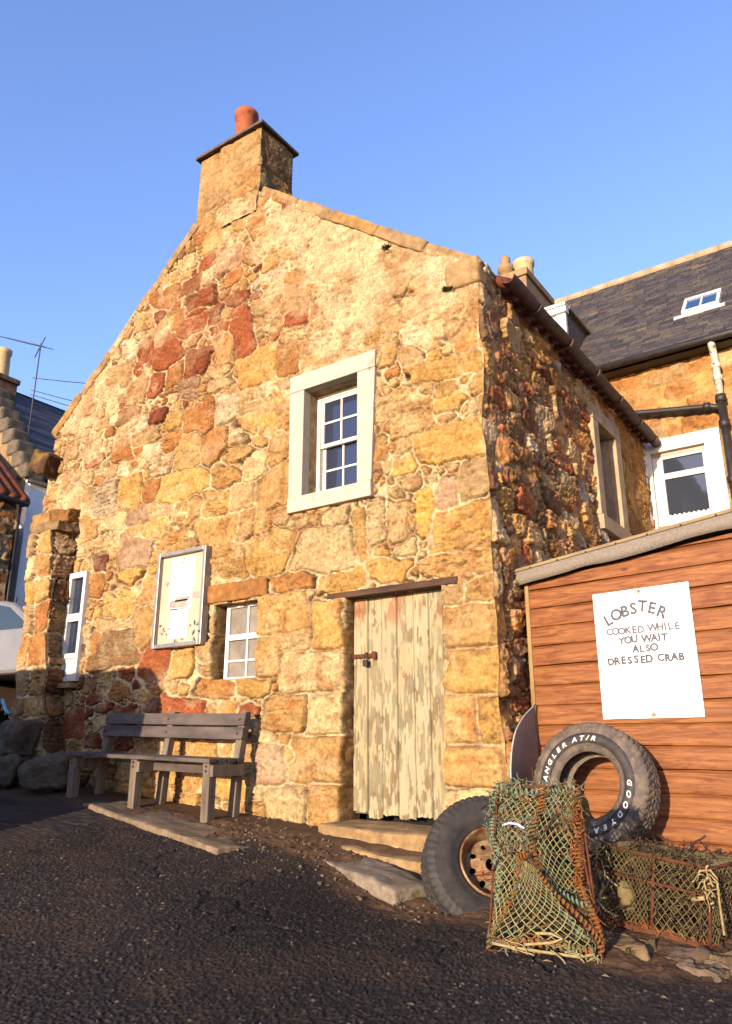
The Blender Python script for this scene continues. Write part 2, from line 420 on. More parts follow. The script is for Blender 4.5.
def rubble(us, vs, stones, seed, joint=.018, relief=.02, slob=None, crack=.5, warp=.03, rough=.010, tilt=.25, colvar=.16, mortar=MORTAR, rot=.08, p=3.6, mdepth=.012, gain=.86, dressed=None, blend=.0):
    rng = np.random.default_rng(seed)
    U, V = np.meshgrid(us, vs)
    n = U.shape
    wu = U + warp * (fbm(U * 5, V * 5, seed, 3) - .5) * 2 + .034 * (fbm(U * 17, V * 17, seed + 5, 3) - .5)
    wv = V + warp * (fbm(U * 5, V * 5, seed + 50, 3) - .5) * 2 + .034 * (fbm(U * 17, V * 17, seed + 55, 3) - .5)
    e1 = np.full(n, 9.0); e2 = np.full(n, 9.0); sid = np.zeros(n, int)
    ns = len(stones)
    ang = rng.normal(0, rot, ns); hh = rng.normal(0, 1, ns); tu = rng.normal(0, 1, ns); tv = rng.normal(0, 1, ns)
    rnd = rng.random((ns, 4)); shr = rng.normal(0, .16, (ns, 2)); tap = rng.normal(0, .12, (ns, 2))
    cen = np.zeros((ns, 2))
    for i, s in enumerate(stones):
        cu, cv, a, b = s[:4]; cen[i] = (cu, cv)
        m = max(a, b) * 1.5 + .16
        i0, i1 = np.searchsorted(us, cu - m), np.searchsorted(us, cu + m)
        j0, j1 = np.searchsorted(vs, cv - m), np.searchsorted(vs, cv + m)
        if i1 <= i0 or j1 <= j0: continue
        sharp = .3 if dressed is not None and dressed(cu, cv, a, b) else 1.0
        us_ = U[j0:j1, i0:i1]; vs_ = V[j0:j1, i0:i1]
        du = us_ + (wu[j0:j1, i0:i1] - us_) * sharp - cu; dv = vs_ + (wv[j0:j1, i0:i1] - vs_) * sharp - cv
        if sharp < 1: shr[i] *= .15; tap[i] *= .2; ang[i] *= .15; rnd[i, 0] = .95
        ca, sa = math.cos(ang[i]), math.sin(ang[i])
        x = (du * ca + dv * sa) / a; y = (-du * sa + dv * ca) / b
        x = x + y * shr[i, 0] * min(1, b / a); y = y + x * shr[i, 1] * min(1, a / b) * .5
        x = x * (1 + tap[i, 0] * y); y = y * (1 + tap[i, 1] * x)
        x = np.abs(x); y = np.abs(y)
        pp = p + 4 * rnd[i, 0] ** 1.5
        d = (x ** pp + y ** pp) ** (1 / pp)
        e = (d - 1) * min(a, b)
        w1 = e1[j0:j1, i0:i1]; w2 = e2[j0:j1, i0:i1]; ws = sid[j0:j1, i0:i1]
        better = e < w1
        w2[...] = np.where(better, w1, np.minimum(w2, e))
        ws[...] = np.where(better, i, ws)
        w1[...] = np.where(better, e, w1)
    jn = joint * (.35 + 1.5 * fbm(U * 6, V * 6, seed + 9, 3))
    g1 = (e2 - e1) - jn
    g2 = .055 - e1 - jn
    g = np.minimum(g1, g2)
    m = sstep(-.003, .006, g)
    if slob is not None:
        m = m * (1 - slob(U, V))
    du = U - cen[sid, 0]; dv = V - cen[sid, 1]
    fine = fbm(U * 45, V * 45, seed + 3, 4) - .5
    bed = fbm(U * 9, V * 60, seed + 4, 3) - .5
    big = fbm(U * 11, V * 11, seed + 6, 4) - .5
    bedw = (rnd[sid, 1] > .45) * (.4 + rnd[sid, 2])
    hs = relief * (hh[sid] * .45 + .5) + tilt * .5 * (tu[sid] * du + tv[sid] * dv) + relief * .9 * big + bed * bedw * .034 + rough * fine * 2
    if dressed is not None:
        dr = np.array([1.0 if dressed(*s[:4]) else 0.0 for s in stones])[sid]
        hs = hs * (1 - .5 * dr) + dr * (.012 + .022 * sstep(0, .07, g))
    hs = hs + .005 * sstep(0, .03, g)
    hm = -mdepth + .012 * (fbm(U * 14, V * 14, seed + 7, 3) - .5) * 2 + .012 * fine + .008 * big
    H = hm * (1 - m) + hs * m
    # open cracks beside some stones
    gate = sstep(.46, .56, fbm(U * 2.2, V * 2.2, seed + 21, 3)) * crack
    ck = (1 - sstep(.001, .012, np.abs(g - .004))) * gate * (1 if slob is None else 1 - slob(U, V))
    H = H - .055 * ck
    # colour
    cc = np.array([PAL[s[4]] if isinstance(s[4], str) else s[4] for s in stones])[sid]
    if blend:
        lum = cc.mean(-1, keepdims=True); red_ = sstep(1.9, 2.6, cc[..., :1] / np.maximum(cc[..., 1:2], .01))
        k_ = blend * (1 - red_); cc = cc * (1 - k_) + np.array(lin('b9975e')) * k_
    jit = 1 + colvar * (rnd[sid, 3] - .5) * 2
    cc = cc * jit[..., None]
    vein = fbm(U * 7 + rnd[sid, 0] * 30, V * 26 + rnd[sid, 1] * 30, seed + 8, 4)
    blot = fbm(U * 8 + rnd[sid, 2] * 50, V * 8, seed + 12, 4)
    cc = cc * (1 + .55 * (vein - .5))[..., None]
    red = sstep(.58, .72, blot)[..., None] * (rnd[sid, 2] > .4)[..., None]
    cc = cc * (1 - red * .45) + np.array(lin('a3602c')) * red * .45
    pale = sstep(.5, .72, fbm(U * 4.5, V * 4.5 + 40, seed + 13, 5))[..., None]
    cc = cc * (1 - pale * .28) + MORTAR * pale * .28
    mv = fbm(U * 9, V * 9, seed + 14, 4)
    mc = mortar * (.72 + .62 * mv)[..., None]
    brown = sstep(.5, .66, fbm(U * 3.1, V * 3.1, seed + 15, 4))[..., None]
    mc = mc * (1 - brown * .6) + np.array(lin('9c6c3a')) * brown * .6
    C = mc * (1 - m)[..., None] + cc * m[..., None]
    C = C * (1 - .72 * ck)[..., None]  # crack dirt plus shadow lines, both put into the colour
    C = C * (.76 + .48 * fbm(U * 21, V * 26, seed + 16, 4))[..., None] * (.86 + .28 * fbm(U * 60, V * 60, seed + 18, 2))[..., None]
    wv_ = sstep(.52, .68, fbm(U * 6.5, V * 8, seed + 19, 4))[..., None]
    C = C * (1 - wv_ * .22 * np.array([.75, 1.0, 1.15]))
    # weathered bedding seams, hairline cracks and pits in the stone faces
    su = U + .03 * fbm(U * 6, V * 6, seed + 60, 3)
    seam = 1 - np.abs(2 * fbm(su * 5 + rnd[sid, 0] * 40, V * 34 + rnd[sid, 1] * 40, seed + 61, 3) - 1)
    seam = sstep(.90, .985, seam) * bedw * m * sstep(.42, .6, fbm(U * 3.5, V * 3.5, seed + 62, 3))
    hair = 1 - np.abs(2 * fbm(U * 4.2, V * 4.2, seed + 63, 4) - 1)
    hair = sstep(.965, .99, hair) * sstep(.45, .6, fbm(U * 1.7, V * 1.7, seed + 64, 2)) * .8
    pit = sstep(.66, .75, fbm(U * 34, V * 40, seed + 65, 2)) * sstep(.36, .58, fbm(U * 3, V * 3, seed + 66, 3))
    dk = np.clip(seam * .75 + hair * .7 + pit * .55, 0, 1)
    H = H - .02 * seam - .018 * hair - .012 * pit
    C = C * (1 - .55 * dk)[..., None]
    return U, V, H, np.clip(C * gain, .01, .92), m

def axis(breaks, step):
    out = [breaks[0]]
    for a, b in zip(breaks, breaks[1:]):
        k = max(1, int(round((b - a) / step)))
        out += [a + (b - a) * i / k for i in range(1, k + 1)]
    return np.array(out)

def hole_reveal(us, vs, P, C, hole, dvec, K=7, amp=.012, seed=0, tone=.8):
    """stone jambs running back from the edge of an opening"""
    i0, i1 = np.argmin(abs(us - hole[0])), np.argmin(abs(us - hole[1]))
    j0, j1 = np.argmin(abs(vs - hole[2])), np.argmin(abs(vs - hole[3]))
    nx = P.shape[1]
    loop = [(j0, i) for i in range(i0, i1)] + [(j, i1) for j in range(j0, j1)] + [(j1, i) for i in range(i1, i0, -1)] + [(j, i0) for j in range(j1, j0, -1)]
    jj = np.array([l[0] for l in loop]); ii = np.array([l[1] for l in loop])
    base = P[jj, ii]; col = C[jj, ii]; L = len(loop)
    cen = base.mean(0)
    s = np.arange(L) * .012
    V = []; Kc = []
    for k in range(1, K + 1):
        nz = (fbm(s * 12, np.full(L, k * .5), seed + 3, 3) - .5)[:, None]
        d = (base - cen); d = d / np.linalg.norm(d, axis=1)[:, None]
        V.append(base + np.array(dvec) * (k / K) + d * nz * 2 * amp)
        c2 = np.array(lin('8f6a3e')) * (.6 + .8 * fbm(s * 9, np.full(L, k * .7), seed + 4, 3))[:, None]
        t = min(1, .25 + k / K)
        Kc.append(col * (1 - t) + c2 * t)
    V = np.concatenate(V); Kc = np.concatenate(Kc)
    q = []
    for k in range(K):
        for a in range(L):
            b = (a + 1) % L
            if k == 0:
                q.append((-(jj[a] * nx + ii[a]) - 1, -(jj[b] * nx + ii[b]) - 1, b, a))
            else:
                q.append(((k - 1) * L + a, (k - 1) * L + b, k * L + b, k * L + a))
    return V, Kc, np.array(q)

def stone_block(name, c, dims, rot=None, colour='t', seed=0, parent=None, amp=.02, rnd=.25, cuts=9, mat='rock', freq=4.0, lichen=None):
    bm = bmesh.new()
    bmesh.ops.create_cube(bm, size=2)
    bmesh.ops.subdivide_edges(bm, edges=bm.edges[:], cuts=cuts, use_grid_fill=True)
    h = Vector(dims) / 2; r = min(h) * rnd
    Rm = rot if isinstance(rot, Matrix) else Matrix.Rotation(rot or 0, 3, 'Z')
    off = Vector((seed * 3.17, seed * 1.71, seed * 5.3))
    base = PAL[colour] if isinstance(colour, str) else np.array(colour)
    co = []; cl = []
    for v in bm.verts:
        p = Vector((v.co.x * h.x, v.co.y * h.y, v.co.z * h.z))
        inn = Vector((max(-h.x + r, min(h.x - r, p.x)), max(-h.y + r, min(h.y - r, p.y)), max(-h.z + r, min(h.z - r, p.z))))
        d = p - inn
        if d.length > 1e-6: p = inn + d.normalized() * r
        nn = d.normalized() if d.length > 1e-6 else p.normalized()
        f = mnoise.fractal(p * freq + off, .8, 2.0, 6) + .5 * mnoise.noise(p * freq * .4 + off * 2) - .9 * abs(mnoise.noise(p * freq * .9 - off))
        p = p + nn * f * amp + Vector((mnoise.noise(p * freq * .6 + off), mnoise.noise(p * freq * .6 - off), mnoise.noise(p * freq * .6 + off * 3))) * amp
        co.append(Rm @ p + Vector(c))
        k = 1 + .35 * mnoise.fractal(p * 7 + off, 1, 2, 4) 
        cc = base * max(.35, k)
        if lichen is not None:
            t = min(1, max(0, (mnoise.fractal(p * 5 - off, 1, 2, 4) - .1) * 3)); cc = cc * (1 - t) + np.array(lichen) * t
        cl.append(cc * .75)
    for v, p in zip(bm.verts, co): v.co = p
    bmesh.ops.recalc_face_normals(bm, faces=bm.faces)
    for f in bm.faces: f.smooth = True
    me = bpy.data.meshes.new(name); bm.to_mesh(me); bm.free()
    a = me.color_attributes.new('col', 'FLOAT_COLOR', 'POINT')
    arr = np.ones((len(cl), 4), np.float32); arr[:, :3] = np.clip(np.array(cl), .01, .9)
    a.data.foreach_set('color', arr.ravel())
    me.materials.append(M[mat])
    return link(bpy.data.objects.new(name, me), parent)

# ----------------------------------------------------------------- ground
def zg(x, y):
    x = np.asarray(x, float); y = np.asarray(y, float)
    z = -.065 * (np.clip(x, -7.2, 9) + 2.63)
    t = np.minimum(0, np.maximum(y, -8.5) + .45)
    z = z + .13 * (t - .06 * np.exp(t * 6) )
    z = z - .10 * np.exp(-((x + .25) / .85) ** 2) * sstep(-.30, -.62, y) * sstep(-2.6, -1.3, y)
    z = z + .37 * np.maximum(0, -7.0 - np.maximum(x, -11)) + .04 * np.maximum(0, -11 - np.maximum(x, -40))
    return z
def zgs(x, y): return float(zg(x, y))

def build_ground():
    def spaced(lo, hi, f0, f1, fine, grow=1.25):
        mid = np.arange(f0, f1 + 1e-6, fine).tolist()
        s = fine; a = [f0]
        while a[-1] > lo:
            s *= grow; a.append(a[-1] - s)
        b = [f1]; s = fine
        while b[-1] < hi:
            s *= grow; b.append(b[-1] + s)
        return np.array(a[:0:-1] + mid + b[1:])
    xs = spaced(-220, 220, -3.3, 2.1, .0075); ys = spaced(-220, 260, -3.7, -.6, .0075)
    X, Y = np.meshgrid(xs, ys)
    Z = zg(X, Y)
    near = sstep(-5.2, -4.2, X) * (1 - sstep(2.1, 2.6, X)) * sstep(-4.6, -3.9, Y) * (1 - sstep(-.5, -.2, Y))
    # asphalt chippings: jittered cells
    cs = .0145
    cxs = X / cs; cys = Y / cs
    d1 = np.full(X.shape, 9.); hid = np.zeros(X.shape)
    ix = np.floor(cxs).astype(np.int64); iy = np.floor(cys).astype(np.int64)
    for ox in (-1, 0, 1):
        for oy in (-1, 0, 1):
            jx = ix + ox; jy = iy + oy
            px = jx + _hash(jx, jy, 5); py = jy + _hash(jx, jy, 6)
            r = .6 + .5 * _hash(jx, jy, 7)
            d = np.hypot(cxs - px, cys - py) / r
            b = d < d1
            d1 = np.where(b, d, d1); hid = np.where(b, _hash(jx, jy, 8), hid)
    chip = (1 - sstep(.15, .95, d1)) * (.3 + .9 * hid)
    patch = fbm(X * 1.1, Y * 1.1, 31, 4)
    # bare earth near the wall and the step
    nz = (fbm(X * 2.4, Y * 2.4, 33, 4) - .5)
    edge = np.interp(xs, [-7, -4.8, -4.2, -2.9, -2.2, -1.6, -1.0, -.3, .4, 1.0, 1.6, 2.2], [-.95, -.95, -.9, -1.0, -1.05, -.95, -1.0, -1.35, -1.5, -1.55, -1.6, -1.6])[None, :]
    soil = sstep(-.12, .16, Y - edge + nz * .5)
    lump = fbm(X * 9, Y * 9, 34, 5) - .5
    grit = fbm(X * 40, Y * 40, 36, 3) - .5
    Z = Z + near * ((1 - soil) * (chip * .0105 + .02 * (fbm(X * 1.7, Y * 1.7, 35, 3) - .5)) + soil * (lump * .05 + grit * .016))
    tone = np.array(lin('29221f')); tone2 = np.array(lin('4b4139'))
    pick = sstep(.55, 1, hid)[..., None] * chip[..., None]
    C = tone * (.75 + .6 * hid)[..., None] * (1 - pick) + tone2 * pick
    br = sstep(.985, .995, hid)[..., None] * (chip > .45)[..., None]
    C = C * (1 - br) + np.array(lin('7d6a54')) * br
    C = C * (.55 + .9 * patch)[..., None]
    ck = 1 - np.abs(2 * fbm(X * 1.3, Y * 1.3, 38, 4) - 1); ck = sstep(.975, .993, ck) * sstep(.5, .6, fbm(X * .6, Y * .6, 39, 2)) * near * (1 - soil)
    Z = Z - .010 * ck; C = C * (1 - .5 * ck)[..., None]
    dust = sstep(.5, .72, fbm(X * 2.3, Y * 3.1, 37, 4))[..., None]
    C = C * (1 - dust * .3) + np.array(lin('54402f')) * dust * .3
    sc = np.array(lin('5e4530')) * (.7 + .9 * (lump + .5) * .7 + grit * .5)[..., None]
    C = C * (1 - soil)[..., None] + sc * soil[..., None]
    o = grid_mesh('road', np.stack([X, Y, Z], -1), np.clip(C, .01, .8), M['ground'])
    tag(o, kind='structure')
build_ground()

# ----------------------------------------------------------------- the cottage
cottage = empty('stone_cottage', (-3.4, 0, 0))
cottage.location = (0, 0, 0)
tag(cottage, 'old rubble stone cottage with tall gable, chimney and peeling plank door', 'cottage')

KEY = [
    (-4.06, 7.12, 0.11, 0.13, 'o'), (-3.69, 6.95, 0.22, 0.20, 'c'), (-3.56, 7.26, 0.06, 0.13, 't'), (-3.74, 6.69, 0.21, 0.11, 'r'), (-3.46, 6.51, 0.21, 0.18, 'p'), (-3.79, 6.36, 0.12, 0.14, 'w'),
    (-3.36, 6.21, 0.12, 0.09, 'o'), (-4.15, 6.39, 0.20, 0.12, 'b'), (-3.94, 6.11, 0.33, 0.17, 'R'), (-4.34, 5.97, 0.16, 0.15, 'c'), (-3.96, 5.96, 0.20, 0.08, 'R'), (-4.01, 5.76, 0.27, 0.12, 'r'),
    (-3.62, 5.78, 0.10, 0.12, 'R'), (-4.61, 6.40, 0.26, 0.13, 'o'), (-4.59, 5.77, 0.15, 0.12, 'w'), (-4.96, 5.69, 0.15, 0.21, 'R'), (-4.44, 5.44, 0.27, 0.19, 'r'), (-4.31, 5.17, 0.17, 0.17, 'o'),
    (-3.89, 5.21, 0.22, 0.18, 'D'), (-4.62, 5.12, 0.17, 0.17, 'r'), (-4.39, 4.93, 0.17, 0.04, 'b'), (-4.00, 4.87, 0.15, 0.13, 'g'), (-3.41, 5.23, 0.15, 0.19, 'c'), (-3.14, 5.31, 0.19, 0.29, 'r'),
    (-3.21, 5.67, 0.09, 0.08, 'r'), (-5.05, 6.16, 0.19, 0.14, 't'), (-5.34, 5.49, 0.19, 0.16, 't'), (-5.05, 5.11, 0.21, 0.19, 't'), (-4.59, 4.65, 0.14, 0.09, 'D'), (-5.15, 4.82, 0.23, 0.11, 'b'),
    (-3.81, 4.41, 0.27, 0.21, 'o'), (-3.35, 4.42, 0.19, 0.17, 'w'), (-3.06, 4.05, 0.18, 0.14, 'y'), (-4.23, 4.23, 0.18, 0.13, 'o'), (-3.97, 4.06, 0.23, 0.25, 'c'), (-3.52, 3.97, 0.19, 0.24, 'o'),
    (-5.22, 4.31, 0.19, 0.14, 'o'), (-5.80, 4.30, 0.16, 0.08, 'r'), (-4.58, 4.18, 0.17, 0.09, 'w'), (-4.38, 3.95, 0.21, 0.13, 'w'), (-6.36, 4.55, 0.16, 0.13, 't'), (-6.18, 5.27, 0.17, 0.23, 't'),
    (-5.67, 5.34, 0.19, 0.14, 't'), (-3.47, 4.83, 0.20, 0.13, 'k'), (-3.21, 3.71, 0.25, 0.16, 'c'), (-4.77, 4.39, 0.25, 0.10, 't'), (-2.99, 6.85, 0.15, 0.10, 'o'), (-2.75, 6.52, 0.17, 0.08, 'c'),
    (-2.25, 5.27, 0.17, 0.12, 'r'), (-1.98, 5.28, 0.12, 0.12, 'o'), (-1.99, 5.58, 0.17, 0.07, 'o'), (-2.75, 5.96, 0.27, 0.05, 'w'), (-2.85, 4.81, 0.29, 0.21, 'y'), (-2.41, 4.80, 0.17, 0.20, 'o'),
    (-2.08, 4.70, 0.15, 0.09, 'y'), (-3.50, 4.92, 0.21, 0.13, 'k'), (-1.64, 5.23, 0.10, 0.09, 'b'), (-2.59, 5.25, 0.07, 0.13, 'o'), (-2.35, 5.07, 0.18, 0.08, 'k'), (-2.70, 6.15, 0.13, 0.09, 'c'),
    (-2.47, 6.20, 0.10, 0.07, 'c'), (-1.89, 5.07, 0.19, 0.09, 't'), (-0.43, 5.16, 0.13, 0.16, 'w'), (-0.13, 5.17, 0.12, 0.14, 't'), (-0.12, 4.82, 0.12, 0.10, 't'), (-1.18, 4.72, 0.31, 0.08, 'y'),
    (-0.15, 4.27, 0.11, 0.12, 'c'), (-0.38, 4.05, 0.35, 0.09, 'y'), (-1.03, 4.40, 0.08, 0.12, 'c'), (-0.76, 4.27, 0.11, 0.10, 't'), (-0.68, 4.84, 0.19, 0.10, 'k'), (-0.99, 5.17, 0.22, 0.12, 't'),
    (-0.78, 3.64, 0.25, 0.20, 'c'), (-0.34, 3.30, 0.37, 0.18, 'y'), (-0.13, 2.92, 0.13, 0.17, 't'), (-0.66, 2.65, 0.07, 0.23, 'Y'), (-0.96, 2.64, 0.11, 0.20, 't'), (-0.29, 2.47, 0.32, 0.17, 'y'),
    (-0.08, 2.18, 0.12, 0.12, 'c'), (-0.12, 1.88, 0.14, 0.10, 'c'), (-1.19, 2.66, 0.09, 0.23, 'k'), (-0.40, 2.85, 0.07, 0.12, 'p'), (-3.02, 4.09, 0.22, 0.16, 'y'), (-2.68, 4.06, 0.14, 0.13, 'y'),
    (-4.00, 3.61, 0.39, 0.18, 'y'), (-3.25, 3.61, 0.25, 0.19, 'c'), (-2.83, 3.57, 0.19, 0.15, 'k'), (-2.55, 3.25, 0.24, 0.23, 'c'), (-2.48, 3.69, 0.14, 0.18, 'c'), (-2.99, 3.27, 0.17, 0.16, 't'),
    (-5.44, 3.67, 0.27, 0.24, 'g'), (-4.99, 3.67, 0.22, 0.21, 'y'), (-4.58, 3.63, 0.15, 0.14, 'o'), (-3.42, 3.26, 0.23, 0.17, 'y'), (-3.74, 3.26, 0.12, 0.16, 'c'), (-4.80, 3.33, 0.18, 0.10, 'p'),
    (-4.35, 3.35, 0.17, 0.08, 'k'), (-5.27, 3.34, 0.26, 0.10, 'k'), (-5.77, 3.34, 0.20, 0.15, 'c'), (-5.53, 3.06, 0.42, 0.09, 'k'), (-4.76, 2.87, 0.30, 0.18, 'p'), (-4.85, 2.51, 0.33, 0.16, 'y'),
    (-3.34, 2.91, 0.28, 0.16, 'c'), (-2.88, 2.94, 0.12, 0.16, 'c'), (-2.66, 2.90, 0.11, 0.14, 'y'), (-2.58, 2.56, 0.32, 0.22, 'y'), (-3.08, 2.53, 0.24, 0.17, 'c'), (-5.46, 2.83, 0.13, 0.14, 'D'),
    (-5.48, 2.58, 0.13, 0.17, 'o'), (-4.03, 2.87, 0.19, 0.17, 'c'), (-4.43, 3.12, 0.20, 0.12, 'y'), (-1.82, 2.48, 0.40, 0.23, 'k'), (-1.59, 2.14, 0.28, 0.10, 'y'), (-1.08, 2.18, 0.22, 0.10, 'y'),
    (-1.39, 2.59, 0.08, 0.25, 'y'), (-1.68, 2.81, 0.15, 0.08, 'k'), (-2.20, 2.22, 0.29, 0.10, 'o'), (-2.36, 1.90, 0.30, 0.21, 'c'), (-1.77, 1.73, 0.17, 0.23, 'y'), (-2.16, 1.60, 0.19, 0.09, 't'),
    (-2.51, 1.48, 0.17, 0.19, 'c'), (-1.97, 1.29, 0.38, 0.19, 'k'), (-2.80, 2.19, 0.25, 0.08, 'o'), (-2.26, 0.92, 0.29, 0.17, 'c'), (-1.74, 0.90, 0.26, 0.18, 'k'), (-1.79, 0.49, 0.32, 0.20, 'c'),
    (-1.67, 0.10, 0.23, 0.20, 'c'), (-2.17, 0.10, 0.23, 0.15, 'k'), (-2.43, 0.44, 0.18, 0.17, 'p'), (-2.74, 0.95, 0.14, 0.07, 'r'), (-2.68, 1.17, 0.20, 0.08, 'y'), (-0.20, 1.60, 0.28, 0.18, 'c'),
    (-0.18, 1.20, 0.29, 0.19, 'y'), (-0.36, 0.85, 0.15, 0.20, 'c'), (-0.05, 0.84, 0.16, 0.19, 'y'), (-0.25, 0.45, 0.27, 0.16, 'c'), (-0.26, 0.21, 0.24, 0.07, 'k'), (-4.87, 2.44, 0.28, 0.16, 'y'),
    (-4.42, 2.39, 0.24, 0.16, 'c'), (-4.16, 1.54, 0.28, 0.21, 'r'), (-4.93, 1.74, 0.43, 0.24, 'b'), (-5.10, 2.01, 0.49, 0.09, 'k'), (-3.68, 1.00, 0.29, 0.10, 'r'), (-3.84, 1.51, 0.20, 0.18, 'y'),
    (-3.26, 1.19, 0.24, 0.09, 'o'), (-5.63, 0.87, 0.18, 0.18, 'r'), (-5.32, 1.82, 0.13, 0.16, 'o'), (-4.48, 1.91, 0.24, 0.23, 'c'), (-5.00, 2.24, 0.28, 0.18, 'y'), (-3.52, 0.42, 0.30, 0.24, 'c')]
def gable_colour(u, v, rng):
    red = math.exp(-((u + 4.1) / .95) ** 2 - ((v - 5.8) / .95) ** 2) + .5 * math.exp(-((u + 5.2) / 1.1) ** 2 - ((v - 1.0) / .7) ** 2)
    if rng.random() < red * .75: return rng.choice(list('rRRobD'))
    if v > 4.4 and u > -2.8: return rng.choice(list('tktkcwto'))
    if u < -4.8 and v > 3: return rng.choice(list('tkctkowt'))
    return rng.choice(list('ccyytkcoyctkct'))

def cornx(z):
    return .012 * np.sin(z * 5.1) + .03 * (fbm(np.asarray(z) * 2.3, np.asarray(z) * 0 + 3, 77, 3) - .5) * 2 + .05 * sstep(1.2, .2, np.asarray(z)) * 1.0

HOLES = dict(window=(-2.12, -1.38, 3.08, 4.31), small=(-3.34, -2.69, 1.28, 2.08), slit=(-5.97, -5.64, 1.40, 2.74), door=(-1.56, -.50, -.30, 1.98))

def build_gable():
    st = []
    for (u, v, a, b, k) in KEY:
        st.append((u, v, a * 1.04, b * 1.04, k))
    # quoins of the right-hand corner and left edge
    rng = np.random.default_rng(5)
    st = fill_stones(st, -7.1, .05, -.5, 7.6, [(.12, .20, .08, .12, 200), (.08, .15, .055, .10, 2500), (.05, .09, .04, .07, 6000), (.03, .05, .025, .045, 6000)], gable_colour, rng, tight=.82)
    us = axis([-7.05, -5.97, -5.64, -3.34, -2.69, -2.12, -1.56, -1.38, -.50, 0.0], .0088)
    vs = axis([-.6, -.30, 1.28, 1.40, 1.98, 2.08, 2.74, 3.08, 4.31, 7.9], .0094)
    def slob(U, V):
        reg = sstep(-2.9, -1.6, U) * sstep(3.9, 4.8, V) * .75 + .5 * sstep(-5.4, -6.2, U) * sstep(3.0, 4.0, V) + .40 * sstep(4.4, 6.3, V) + .30 - .3 * sstep(2.4, 1.8, V)
        q = fbm(U * 3.4, V * 3.4, 301, 5)
        return np.clip(sstep(.80 - .42 * reg, .92 - .42 * reg, q), 0, 1) * .72 * (1 - .75 * np.exp(-((U + 4.1) / .8) ** 2 - ((V - 5.8) / .85) ** 2))
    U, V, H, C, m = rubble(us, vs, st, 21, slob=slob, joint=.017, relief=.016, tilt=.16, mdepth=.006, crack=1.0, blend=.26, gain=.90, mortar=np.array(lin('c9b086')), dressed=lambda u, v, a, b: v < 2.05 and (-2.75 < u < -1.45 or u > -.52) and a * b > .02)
    # upper right: pitted pale pointing flush over the stones
    # broad bulges, swelling foot
    H = H + .06 * (fbm(U * .7, V * .7, 91, 2) - .5) + .05 * sstep(.9, -.2, V)
    rustz = (np.exp(-((U + 4.15) / .95) ** 2 - ((V - 5.75) / 1.0) ** 2) * sstep(.34, .50, fbm(U * 4.2, V * 4.2, 305, 4)) * (.35 + .65 * m))[..., None]
    C = C * (1 - .74 * rustz) + np.array(lin('8f4c26')) * .9 * .74 * rustz * (.6 + .8 * fbm(U * 18, V * 18, 306, 3))[..., None]
    H = H * sstep(0, .05, -U)
    H = np.where((U > -2.36) & (U < -1.12) & (V > 2.88) & (V < 4.55), np.minimum(H, .02), H)
    H = np.where((U > -6.05) & (U < -5.58) & (V > 1.3) & (V < 2.8), np.minimum(H, .03), H)
    lin_ = ((U > -1.80) & (U < -.32) & (V > 1.97) & (V < 2.05)); H = np.where(lin_, np.minimum(H, .002), H)
    # sit flat behind fitted frames
    for hname, padn in (('window', .0), ('slit', .03)):
        a, b, c, d = HOLES[hname]
    top = np.minimum(4.92 + .86 * (U + 6.86), 5.03 + .775 * (-U))
    top = np.minimum(top, 7.55)
    Vc = np.minimum(V, top)
    left = -6.88 - .10 * sstep(4.6, 3.2, V) + .10 * (fbm(V * 2.2, V * 0, 92, 3) - .5) + .05 * (np.floor(V / .31) % 2)
    keep = (V[:-1, :-1] < top[:-1, :-1] - 1e-6) | (V[:-1, 1:] < top[:-1, 1:] - 1e-6)
    Uc = np.maximum(U, left)
    keep &= (U[:-1, 1:] > left[:-1, 1:])
    um = (us[:-1] + us[1:]) / 2; vm = (vs[:-1] + vs[1:]) / 2
    UM, VM = np.meshgrid(um, vm)
    for (a, b, c, d) in HOLES.values():
        keep &= ~((UM > a) & (UM < b) & (VM > c) & (VM < d))
    du = .022 * (fbm(U * 6, V * 6, 95, 3) - .5); dv = .022 * (fbm(U * 6, V * 6, 96, 3) - .5)
    Uo = Uc + du + cornx(V) * sstep(-.35, 0, U)
    P = np.stack([Uo, -H, Vc + dv], -1)
    ex = [hole_reveal(us, vs, P, C, HOLES['door'], (0, .34, 0), seed=1, amp=.02),
          hole_reveal(us, vs, P, C, HOLES['small'], (0, .3, 0), seed=2, amp=.015),
          hole_reveal(us, vs, P, C, HOLES['slit'], (0, .2, 0), seed=3)]
    grid_mesh('gable_wall', P, C, M['stone'], cottage, keep, extra=ex)
build_gable()

